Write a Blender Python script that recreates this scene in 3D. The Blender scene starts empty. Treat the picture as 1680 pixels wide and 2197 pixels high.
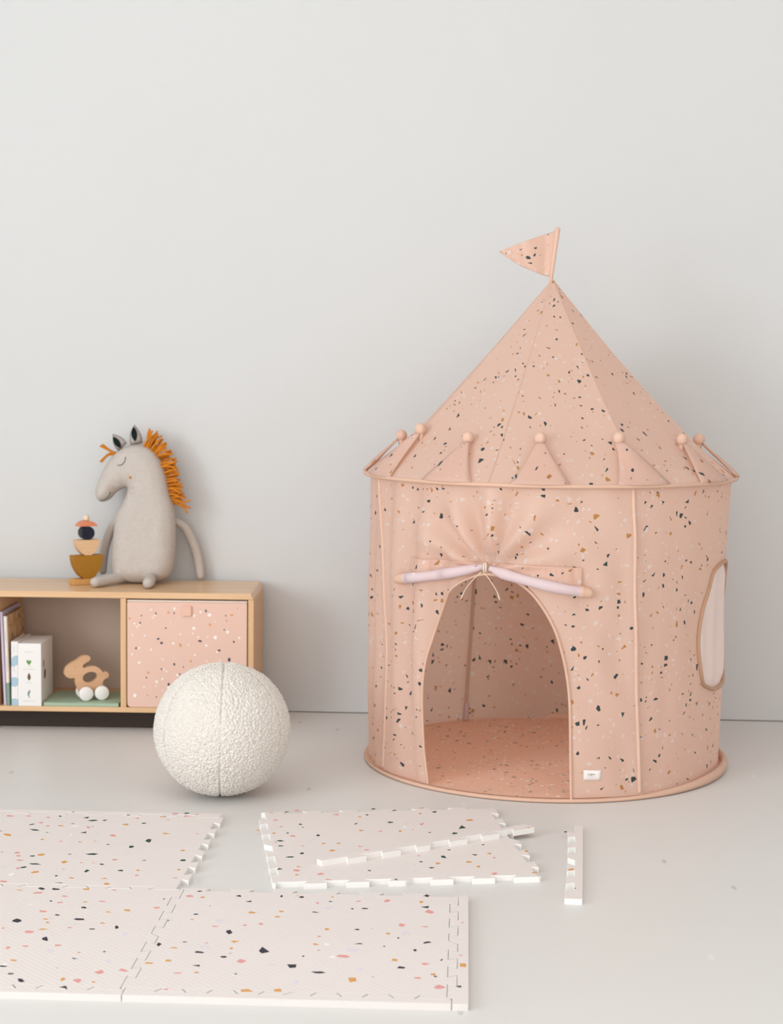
import bpy, bmesh, math, random
import numpy as np
from mathutils import Vector, Matrix, noise
from mathutils.geometry import delaunay_2d_cdt

SC = bpy.context.scene
COL = SC.collection
PI = math.pi
R = math.radians

# ------------------------------------------------------------------ camera
CAM_H = 1.147
pitch, roll, yaw, FPX = R(4.775), R(.613), R(2.522), 3610.7
def cam_axis(x, y, f):
    c, s = math.cos(roll), math.sin(roll)
    xr, yr = c*x - s*y, s*x + c*y
    cp, sp = math.cos(pitch), math.sin(pitch)
    fwd, up = cp*f + sp*yr, -sp*f + cp*yr
    cy, sy = math.cos(yaw), math.sin(yaw)
    return Vector((cy*xr - sy*fwd, sy*xr + cy*fwd, up))
ax, ay, az = cam_axis(1, 0, 0), cam_axis(0, 1, 0), -cam_axis(0, 0, 1)
cam_data = bpy.data.cameras.new('camera')
cam = bpy.data.objects.new('camera', cam_data)
COL.objects.link(cam)
cam.matrix_world = Matrix(((ax.x, ay.x, az.x, 0), (ax.y, ay.y, az.y, 0), (ax.z, ay.z, az.z, CAM_H), (0, 0, 0, 1)))
cam_data.sensor_fit = 'VERTICAL'
cam_data.sensor_height = 36
cam_data.lens = 36*FPX/2197
cam_data.dof.use_dof = True
cam_data.dof.focus_distance = 3.95
cam_data.dof.aperture_fstop = 4.5
cam_data.clip_end = 60
SC.camera = cam

# ------------------------------------------------------------------ light and exposure
SC.view_settings.view_transform = 'Standard'
SC.view_settings.look = 'None'
SC.view_settings.gamma = 1
SC.view_settings.use_curve_mapping = False
SC.view_settings.exposure = -0.03
world = bpy.data.worlds.new('world')
SC.world = world
world.use_nodes = True
bg = world.node_tree.nodes['Background']
bg.inputs[0].default_value = (1.0, .93, .86, 1)
bg.inputs[1].default_value = .35
ld = bpy.data.lights.new('window_daylight', 'AREA')
ld.shape = 'RECTANGLE'
ld.size = 3.9        # along y
ld.size_y = 2.6      # along z
ld.energy = 305
ld.color = (.88, .955, 1.0)
lo = bpy.data.objects.new('window_daylight', ld)
lo.location = (-5.02, -1.0, 1.9)
lo.rotation_euler = (R(90), 0, R(-90))
COL.objects.link(lo)
l2 = bpy.data.lights.new('front_fill_light', 'AREA')  # unseen fill lamp added behind the camera to brighten the fronts
l2.shape = 'RECTANGLE'
l2.size = 5.0
l2.size_y = 2.5
l2.energy = 118
l2.color = (1.0, .93, .85)
lo2 = bpy.data.objects.new('front_fill_light', l2)
lo2.location = (.2, -3.48, 1.5)
lo2.rotation_euler = (R(90), 0, 0)
COL.objects.link(lo2)
l3 = bpy.data.lights.new('skylight_daylight', 'AREA')
l3.shape = 'RECTANGLE'
l3.size = 4.4
l3.size_y = 3.6
l3.energy = 45
l3.color = (1.0, .95, .90)
lo3 = bpy.data.objects.new('skylight_daylight', l3)
lo3.location = (-.6, 2.0, 4.22)
COL.objects.link(lo3)

# ------------------------------------------------------------------ helpers
def lin(c):
    c = c/255
    return c/12.92 if c <= .04045 else ((c + .055)/1.055)**2.4
def rgb(r, g, b): return (lin(r), lin(g), lin(b), 1)

class N:
    """small node-graph helper"""
    def __init__(self, name):
        self.m = bpy.data.materials.new(name)
        self.m.use_nodes = True
        self.t = self.m.node_tree
        self.b = self.t.nodes['Principled BSDF']
        self.out = self.t.nodes['Material Output']
    def n(self, typ, **kw):
        o = self.t.nodes.new(typ)
        for k, v in kw.items(): setattr(o, k, v)
        return o
    def l(self, a, b): self.t.links.new(a, b)
    def math(self, op, a, b=None, c=None):
        o = self.n('ShaderNodeMath', operation=op)
        for i, v in enumerate((a, b, c)):
            if v is None: continue
            if isinstance(v, (int, float)): o.inputs[i].default_value = v
            else: self.l(v, o.inputs[i])
        return o.outputs[0]
    def mix(self, f, a, b):
        o = self.n('ShaderNodeMix', data_type='RGBA')
        for s, v in ((o.inputs[0], f), (o.inputs[6], a), (o.inputs[7], b)):
            if isinstance(v, (int, float)): s.default_value = v
            elif isinstance(v, tuple): s.default_value = v
            else: self.l(v, s)
        return o.outputs[2]
    def coord(self, kind): return self.n('ShaderNodeTexCoord').outputs[kind]
    def vmap(self, v, scale=(1, 1, 1), loc=(0, 0, 0), rot=(0, 0, 0)):
        o = self.n('ShaderNodeMapping')
        o.inputs['Scale'].default_value = scale
        o.inputs['Location'].default_value = loc
        o.inputs['Rotation'].default_value = rot
        self.l(v, o.inputs['Vector'])
        return o.outputs[0]
    def noise(self, v, scale, detail=3, rough=.5):
        o = self.n('ShaderNodeTexNoise')
        o.inputs['Scale'].default_value = scale
        o.inputs['Detail'].default_value = detail
        o.inputs['Roughness'].default_value = rough
        if v is not None: self.l(v, o.inputs['Vector'])
        return o.outputs[0]
    def ramp(self, f, stops, interp='LINEAR'):
        o = self.n('ShaderNodeValToRGB')
        cr = o.color_ramp
        cr.interpolation = interp
        while len(cr.elements) < len(stops): cr.elements.new(.5)
        for e, (p, c) in zip(cr.elements, stops):
            e.position = p
            e.color = c if isinstance(c, tuple) else (c, c, c, 1)
        self.l(f, o.inputs[0])
        return o.outputs[0]
    def bump(self, h, strength=.3, dist=.002):
        o = self.n('ShaderNodeBump')
        o.inputs['Strength'].default_value = strength
        o.inputs['Distance'].default_value = dist
        self.l(h, o.inputs['Height'])
        self.l(o.outputs[0], self.b.inputs['Normal'])
        return o
    def base(self, v, rough=.6, spec=.3):
        if isinstance(v, tuple): self.b.inputs['Base Color'].default_value = v
        else: self.l(v, self.b.inputs['Base Color'])
        self.b.inputs['Roughness'].default_value = rough
        self.b.inputs['Specular IOR Level'].default_value = spec
    def translucent(self, col, f):
        tr = self.n('ShaderNodeBsdfTranslucent')
        if isinstance(col, tuple): tr.inputs[0].default_value = col
        else: self.l(col, tr.inputs[0])
        mx = self.n('ShaderNodeMixShader')
        mx.inputs[0].default_value = f
        self.l(self.b.outputs[0], mx.inputs[1])
        self.l(tr.outputs[0], mx.inputs[2])
        self.l(mx.outputs[0], self.out.inputs['Surface'])
    def chips(self, vec, basecol, layers):
        """scatter of angular stone-chip shapes; layer = (scale, fraction, min edge, max edge, [(p, colour)...], offset)"""
        col = basecol
        for scale, frac, e0, e1, stops, off in layers:
            nz = self.n('ShaderNodeTexNoise')
            nz.inputs['Scale'].default_value = scale*1.7
            self.l(vec, nz.inputs['Vector'])
            ad = self.n('ShaderNodeVectorMath', operation='MULTIPLY_ADD')
            self.l(nz.outputs['Color'], ad.inputs[0])
            ad.inputs[1].default_value = (.22/scale,)*3
            self.l(vec, ad.inputs[2])
            v = self.vmap(ad.outputs[0], loc=off)
            a = self.n('ShaderNodeTexVoronoi', voronoi_dimensions='2D', feature='F1')
            d = self.n('ShaderNodeTexVoronoi', voronoi_dimensions='2D', feature='DISTANCE_TO_EDGE')
            for q in (a, d):
                q.inputs['Scale'].default_value = scale
                self.l(v, q.inputs['Vector'])
            sp = self.n('ShaderNodeSeparateColor')
            self.l(a.outputs['Color'], sp.inputs[0])
            pick = self.math('LESS_THAN', sp.outputs[0], frac)
            thr = self.math('MULTIPLY_ADD', sp.outputs[1], e1 - e0, e0)
            ins = self.math('GREATER_THAN', d.outputs['Distance'], thr)
            col = self.mix(self.math('MULTIPLY', pick, ins), col, self.ramp(sp.outputs[2], stops, 'CONSTANT'))
        return col

def mesh(name, V, F, mats, parent=None, smooth=True, uv=None, midx=None, kind=None):
    me = bpy.data.meshes.new(name)
    me.from_pydata([tuple(map(float, v)) for v in V], [], [tuple(map(int, f)) for f in F])
    for m in (mats if isinstance(mats, (list, tuple)) else [mats]): me.materials.append(m)
    if midx is not None: me.polygons.foreach_set('material_index', list(midx))
    if smooth is True: me.polygons.foreach_set('use_smooth', [True]*len(me.polygons))
    elif smooth: me.polygons.foreach_set('use_smooth', list(smooth))
    if uv is not None:
        lay = me.uv_layers.new(name='UVMap')
        for lp in me.loops: lay.data[lp.index].uv = uv[lp.vertex_index]
    me.update()
    o = bpy.data.objects.new(name, me)
    COL.objects.link(o)
    if parent: o.parent = parent
    if kind: o['kind'] = kind
    return o
def fix_normals(o):
    bm = bmesh.new(); bm.from_mesh(o.data)
    bmesh.ops.recalc_face_normals(bm, faces=bm.faces)
    bm.to_mesh(o.data); bm.free()
    return o
def thing(name, label, cat, loc=(0, 0, 0), rotz=0, group=None):
    o = bpy.data.objects.new(name, None)
    o.empty_display_size = .05
    COL.objects.link(o)
    o.location = loc
    o.rotation_euler = (0, 0, rotz)
    return tag(o, label, cat, group)
def tag(o, label, cat, group=None):
    o['label'] = label
    o['category'] = cat
    if group: o['group'] = group
    return o
def bevel(o, w, seg=2, angle=35):
    b = o.modifiers.new('bevel', 'BEVEL')
    b.width = w; b.segments = seg; b.limit_method = 'ANGLE'; b.angle_limit = R(angle)
    return o
def box(x0, x1, y0, y1, z0, z1):
    V = [(x, y, z) for z in (z0, z1) for y in (y0, y1) for x in (x0, x1)]
    F = [(0, 2, 3, 1), (4, 5, 7, 6), (0, 1, 5, 4), (2, 6, 7, 3), (0, 4, 6, 2), (1, 3, 7, 5)]
    return V, F
def box_obj(name, b, m, parent=None, bev=.001, kind=None):
    o = mesh(name, *box(*b), m, parent, smooth=False, kind=kind)
    if bev: bevel(o, bev)
    return o
class MB:
    def __init__(self): self.V, self.F, self.U = [], [], []
    def add(self, V, F, U=None):
        k = len(self.V)
        self.V += [tuple(v) for v in V]
        self.F += [tuple(i + k for i in f) for f in F]
        if U is not None: self.U += list(U)
        return self
    def obj(self, name, mats, parent=None, **kw):
        return mesh(name, self.V, self.F, mats, parent, uv=(self.U if self.U else None), **kw)
def tube(P, rad, seg=10, closed=False, cap=3):
    P = [Vector(p) for p in P]
    n = len(P)
    rr = rad if isinstance(rad, (list, tuple)) else [rad]*n
    T = []
    for i in range(n):
        a = P[(i-1) % n] if (closed or i > 0) else P[i]
        b = P[(i+1) % n] if (closed or i < n-1) else P[i]
        T.append((b - a).normalized())
    up = Vector((0, 0, 1)) if abs(T[0].z) < .9 else Vector((1, 0, 0))
    nrm = (up - T[0]*up.dot(T[0])).normalized()
    rings = []
    def ring(c, t, nm, r):
        bn = t.cross(nm)
        return [c + (nm*math.cos(2*PI*k/seg) + bn*math.sin(2*PI*k/seg))*r for k in range(seg)]
    nn = []
    for i in range(n):
        if i: nrm = (nrm - T[i]*nrm.dot(T[i])).normalized()
        nn.append(nrm.copy())
    if not closed and cap:
        for j in range(cap):
            a = PI/2*(1 - j/cap)
            rings.append(ring(P[0] - T[0]*rr[0]*math.sin(a), T[0], nn[0], max(rr[0]*math.cos(a), 1e-5)))
    for i in range(n): rings.append(ring(P[i], T[i], nn[i], rr[i]))
    if not closed and cap:
        for j in range(1, cap+1):
            a = PI/2*j/cap
            rings.append(ring(P[-1] + T[-1]*rr[-1]*math.sin(a), T[-1], nn[-1], max(rr[-1]*math.cos(a), 1e-5)))
    V = [v for r_ in rings for v in r_]
    F = []
    m = len(rings)
    for i in range(m if closed else m-1):
        for k in range(seg):
            a, b = i*seg + k, i*seg + (k+1) % seg
            c, d = ((i+1) % m)*seg + (k+1) % seg, ((i+1) % m)*seg + k
            F.append((a, b, c, d))
    if not closed:
        F.append(tuple(range(seg-1, -1, -1)))
        F.append(tuple((m-1)*seg + k for k in range(seg)))
    return V, F
def lathe(prof, seg=32, axis='z', c=(0, 0, 0)):
    """prof = [(r, h)...]; closed with caps"""
    V, F = [], []
    for r_, h in prof:
        for k in range(seg):
            a = 2*PI*k/seg
            p = {'z': (r_*math.cos(a), r_*math.sin(a), h), 'y': (r_*math.cos(a), h, r_*math.sin(a))}[axis]
            V.append((p[0]+c[0], p[1]+c[1], p[2]+c[2]))
    for i in range(len(prof)-1):
        for k in range(seg):
            F.append((i*seg+k, i*seg+(k+1) % seg, (i+1)*seg+(k+1) % seg, (i+1)*seg+k))
    F.append(tuple(range(seg-1, -1, -1)))
    F.append(tuple((len(prof)-1)*seg+k for k in range(seg)))
    return V, F
def smooth_closed(P, per=6):
    """closed Catmull-Rom through 2-D points"""
    out = []
    n = len(P)
    for i in range(n):
        p0, p1, p2, p3 = (np.array(P[(i+k-1) % n], float) for k in range(4))
        for j in range(per):
            t = j/per
            out.append(tuple(.5*(2*p1 + (p2-p0)*t + (2*p0-5*p1+4*p2-p3)*t*t + (3*p1-p0-3*p2+p3)*t**3)))
    return out
def smooth_open(P, per=6):
    P = [np.array(p, float) for p in P]
    Q = [2*P[0]-P[1]] + P + [2*P[-1]-P[-2]]
    out = []
    for i in range(1, len(Q)-2):
        p0, p1, p2, p3 = Q[i-1:i+3]
        for j in range(per):
            t = j/per
            out.append(tuple(.5*(2*p1 + (p2-p0)*t + (2*p0-5*p1+4*p2-p3)*t*t + (3*p1-p0-3*p2+p3)*t**3)))
    out.append(tuple(P[-1]))
    return out
def inside(P, poly):
    """vectorised even-odd test"""
    x, y = P[:, 0], P[:, 1]
    c = np.zeros(len(P), bool)
    n = len(poly)
    for i in range(n):
        x1, y1 = poly[i]; x2, y2 = poly[(i+1) % n]
        if y1 == y2: continue
        c ^= ((y1 > y) != (y2 > y)) & (x < (x2-x1)*(y-y1)/(y2-y1) + x1)
    return c
def edge_dist(P, poly):
    d = np.full(len(P), 1e9)
    n = len(poly)
    for i in range(n):
        a = np.array(poly[i]); b = np.array(poly[(i+1) % n])
        ab = b - a
        t = np.clip(((P - a) @ ab)/max(ab @ ab, 1e-12), 0, 1)
        d = np.minimum(d, np.linalg.norm(P - a - t[:, None]*ab, axis=1))
    return d
def prism(poly, y0, y1):
    """polygon in x-z, extruded along y"""
    n = len(poly)
    V = [(p[0], y0, p[1]) for p in poly] + [(p[0], y1, p[1]) for p in poly]
    F = [tuple(range(n)), tuple(range(2*n-1, n-1, -1))] + [(i, i+n, (i+1) % n + n, (i+1) % n) for i in range(n)]
    return V, F

# ------------------------------------------------------------------ materials
def plain(name, c, rough=.6, spec=.3, nscale=0, namt=.03, bumps=0):
    g = N(name)
    if nscale:
        f = g.noise(g.coord('Object'), nscale, 4)
        d = tuple(max(0, v*(1-namt*4)) for v in c[:3]) + (1,)
        g.base(g.mix(f, d, c), rough, spec)
        if bumps: g.bump(f, bumps, .002)
    else: g.base(c, rough, spec)
    return g.m
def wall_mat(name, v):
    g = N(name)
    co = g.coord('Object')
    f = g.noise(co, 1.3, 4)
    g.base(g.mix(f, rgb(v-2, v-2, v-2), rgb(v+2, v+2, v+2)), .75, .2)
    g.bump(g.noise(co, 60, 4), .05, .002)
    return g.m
def floor_mat():
    g = N('painted_concrete')
    co = g.coord('Object')
    f = g.noise(co, 1.1, 5, .6)
    c = g.mix(f, rgb(220, 217, 214), rgb(228, 225, 222))
    # small scuffs and flecks
    v = g.vmap(co, (14, 5, 1), rot=(0, 0, .5))
    vo = g.n('ShaderNodeTexVoronoi', voronoi_dimensions='2D', feature='F1')
    vo.inputs['Scale'].default_value = .55
    g.l(v, vo.inputs['Vector'])
    near = g.math('LESS_THAN', vo.outputs['Distance'], .045)
    sp = g.n('ShaderNodeSeparateColor'); g.l(vo.outputs['Color'], sp.inputs[0])
    near = g.math('MULTIPLY', near, g.math('LESS_THAN', sp.outputs[0], .35))
    c = g.mix(g.math('MULTIPLY', near, .35), c, g.ramp(sp.outputs[1], [(0, rgb(150, 140, 135)), (.6, rgb(242, 240, 238))], 'CONSTANT'))
    g.base(c, .42, .35)
    g.bump(g.noise(co, 25, 6, .65), .06, .003)
    return g.m
def tent_mat(name, basec, trans=.3, uv=True):
    g = N(name)
    co = g.coord('UV')
    dark, ochre, white = rgb(66, 80, 82), rgb(206, 152, 88), rgb(247, 236, 231)
    nz = g.noise(g.coord('Object'), 3.0, 3)
    b = g.mix(nz, tuple(v*.965 for v in basec[:3]) + (1,), basec)
    col = g.chips(co, b, [
        (56, .15, .24, .40, [(0, dark), (.66, ochre)], (0, 0, 0)),
        (72, .15, .18, .42, [(0, white)], (3.31, 1.7, 0)),
        (96, .07, .24, .42, [(0, white), (.5, dark), (.72, ochre)], (7.7, 9.1, 0)),
    ])
    g.base(col, .5, .4)
    g.b.inputs['Sheen Weight'].default_value = .2
    g.bump(g.noise(co, 700, 2), .05, .0006)
    g.translucent(col, trans)
    return g.m
def wood_mat(name, c1, c2, axis='x', rough=.5):
    g = N(name)
    s = {'x': (1.2, 22, 22), 'z': (22, 22, 1.2), 'y': (22, 1.2, 22)}[axis]
    co = g.coord('Object')
    f = g.noise(g.vmap(co, s), 2.4, 6, .6)
    f2 = g.noise(g.vmap(co, tuple(v*4 for v in s)), 3, 3)
    c = g.mix(g.ramp(f, [(.3, 0.), (.75, 1.)]), c1, c2)
    c = g.mix(g.math('MULTIPLY', f2, .12), c, tuple(v*.7 for v in c1[:3]) + (1,))
    g.base(c, rough, .35)
    g.bump(f, .04, .002)
    return g.m
def foam_top(name, stretch_rot, seed, kind):
    g = N(name)
    co = g.coord('Object')
    base = g.mix(g.noise(co, 4, 2), rgb(231, 221, 217), rgb(235, 226, 222))
    g.base(base, .62, .2)
    w1 = g.n('ShaderNodeTexWave', wave_type='BANDS', bands_direction='DIAGONAL')
    w1.inputs['Scale'].default_value = 40
    g.l(g.vmap(co, (1, 1, 0)), w1.inputs['Vector'])
    w2 = g.n('ShaderNodeTexWave', wave_type='BANDS', bands_direction='DIAGONAL')
    w2.inputs['Scale'].default_value = 40
    g.l(g.vmap(co, (-1, 1, 0)), w2.inputs['Vector'])
    g.bump(g.math('ADD', w1.outputs[1], w2.outputs[1]), .2, .001)
    return g.m
def linen_mat():
    g = N('linen')
    co = g.coord('Object')
    f = g.noise(g.vmap(co, (1, 1, 6)), 60, 4)
    f2 = g.noise(g.vmap(co, (6, 1, 1)), 60, 4)
    s = g.math('ADD', f, f2)
    g.base(g.mix(g.math('MULTIPLY', s, .5), rgb(178, 167, 159), rgb(212, 203, 196)), .85, .15)
    g.bump(s, .25, .002)
    return g.m

PEACH = rgb(247, 219, 203)
M = {}
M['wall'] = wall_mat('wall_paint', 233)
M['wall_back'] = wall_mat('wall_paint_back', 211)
M['floor'] = floor_mat()
M['white_frame'] = plain('white_gloss_paint', rgb(238, 238, 236), .4)
M['tent'] = tent_mat('tent_cotton', PEACH, .50)
M['sheet'] = tent_mat('tent_groundsheet', rgb(236, 182, 152), .0)
M['piping'] = plain('peach_piping', rgb(221, 182, 160), .6, .25, 90, .02)
M['piping_shaded'] = plain('peach_piping_shaded', rgb(196, 156, 128), .6, .25, 90, .02)  # same peach cloth, with the side window's shade put into the colour
M['knot'] = plain('peach_cotton', rgb(228, 190, 170), .65, .2, 60, .03)
def roll_mat():
    g = N('lilac_cotton_back')
    co = g.coord('UV')
    c = g.chips(co, rgb(216, 194, 196), [(22, .2, .24, .40, [(0, rgb(96, 120, 142)), (.55, rgb(240, 228, 224))], (0, 0, 0))])
    g.base(c, .6, .2)
    return g.m
M['roll'] = roll_mat()
g = N('pale_pink_lining'); g.base(rgb(247, 233, 228), .7, .15); g.translucent(rgb(247, 233, 228), .3); M['lining'] = g.m
M['string'] = plain('cream_cord', rgb(226, 205, 186), .7)
M['sleeve_in'] = plain('grey_beige_tape', rgb(196, 176, 155), .7)
M['lilac'] = plain('lilac_tape', rgb(203, 180, 182), .6)
M['label'] = plain('white_satin_label', rgb(238, 230, 226), .5)
M['ink'] = plain('grey_ink', rgb(98, 98, 94), .7)
M['ink_pale'] = plain('pale_ink', rgb(200, 196, 193), .7)
M['oak'] = wood_mat('oak', rgb(220, 177, 134), rgb(235, 198, 158), 'x', .26)
M['oak_v'] = wood_mat('oak_upright', rgb(218, 174, 130), rgb(232, 192, 150), 'z', .40)
M['beech'] = wood_mat('beech', rgb(212, 166, 128), rgb(226, 184, 148), 'x', .55)
M['shade_plinth'] = wood_mat('plinth_shade_wood', rgb(44, 31, 24), rgb(58, 42, 32), 'x', .6)  # near-black: the shade under the shelf is put into the colour
M['linen'] = linen_mat()
M['yarn'] = plain('rust_yarn', rgb(220, 136, 42), .8, .15, 220, .06, .3)
M['ear_in'] = plain('dark_green_felt', rgb(24, 34, 34), .9, .1)
M['thread'] = plain('dark_green_thread', rgb(78, 98, 98), .8, .1)
M['cheek'] = plain('ochre_thread', rgb(186, 130, 70), .8, .1)
M['foam_side'] = plain('white_foam', rgb(240, 237, 234), .6, .2, 140, .01)
M['foam_side_shaded'] = plain('white_foam_shaded', rgb(222, 216, 213), .6, .2, 140, .01)  # white foam darkened for the near mats, against the strong front light
M['white_wheel'] = plain('white_painted_wood', rgb(240, 236, 232), .5)

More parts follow.
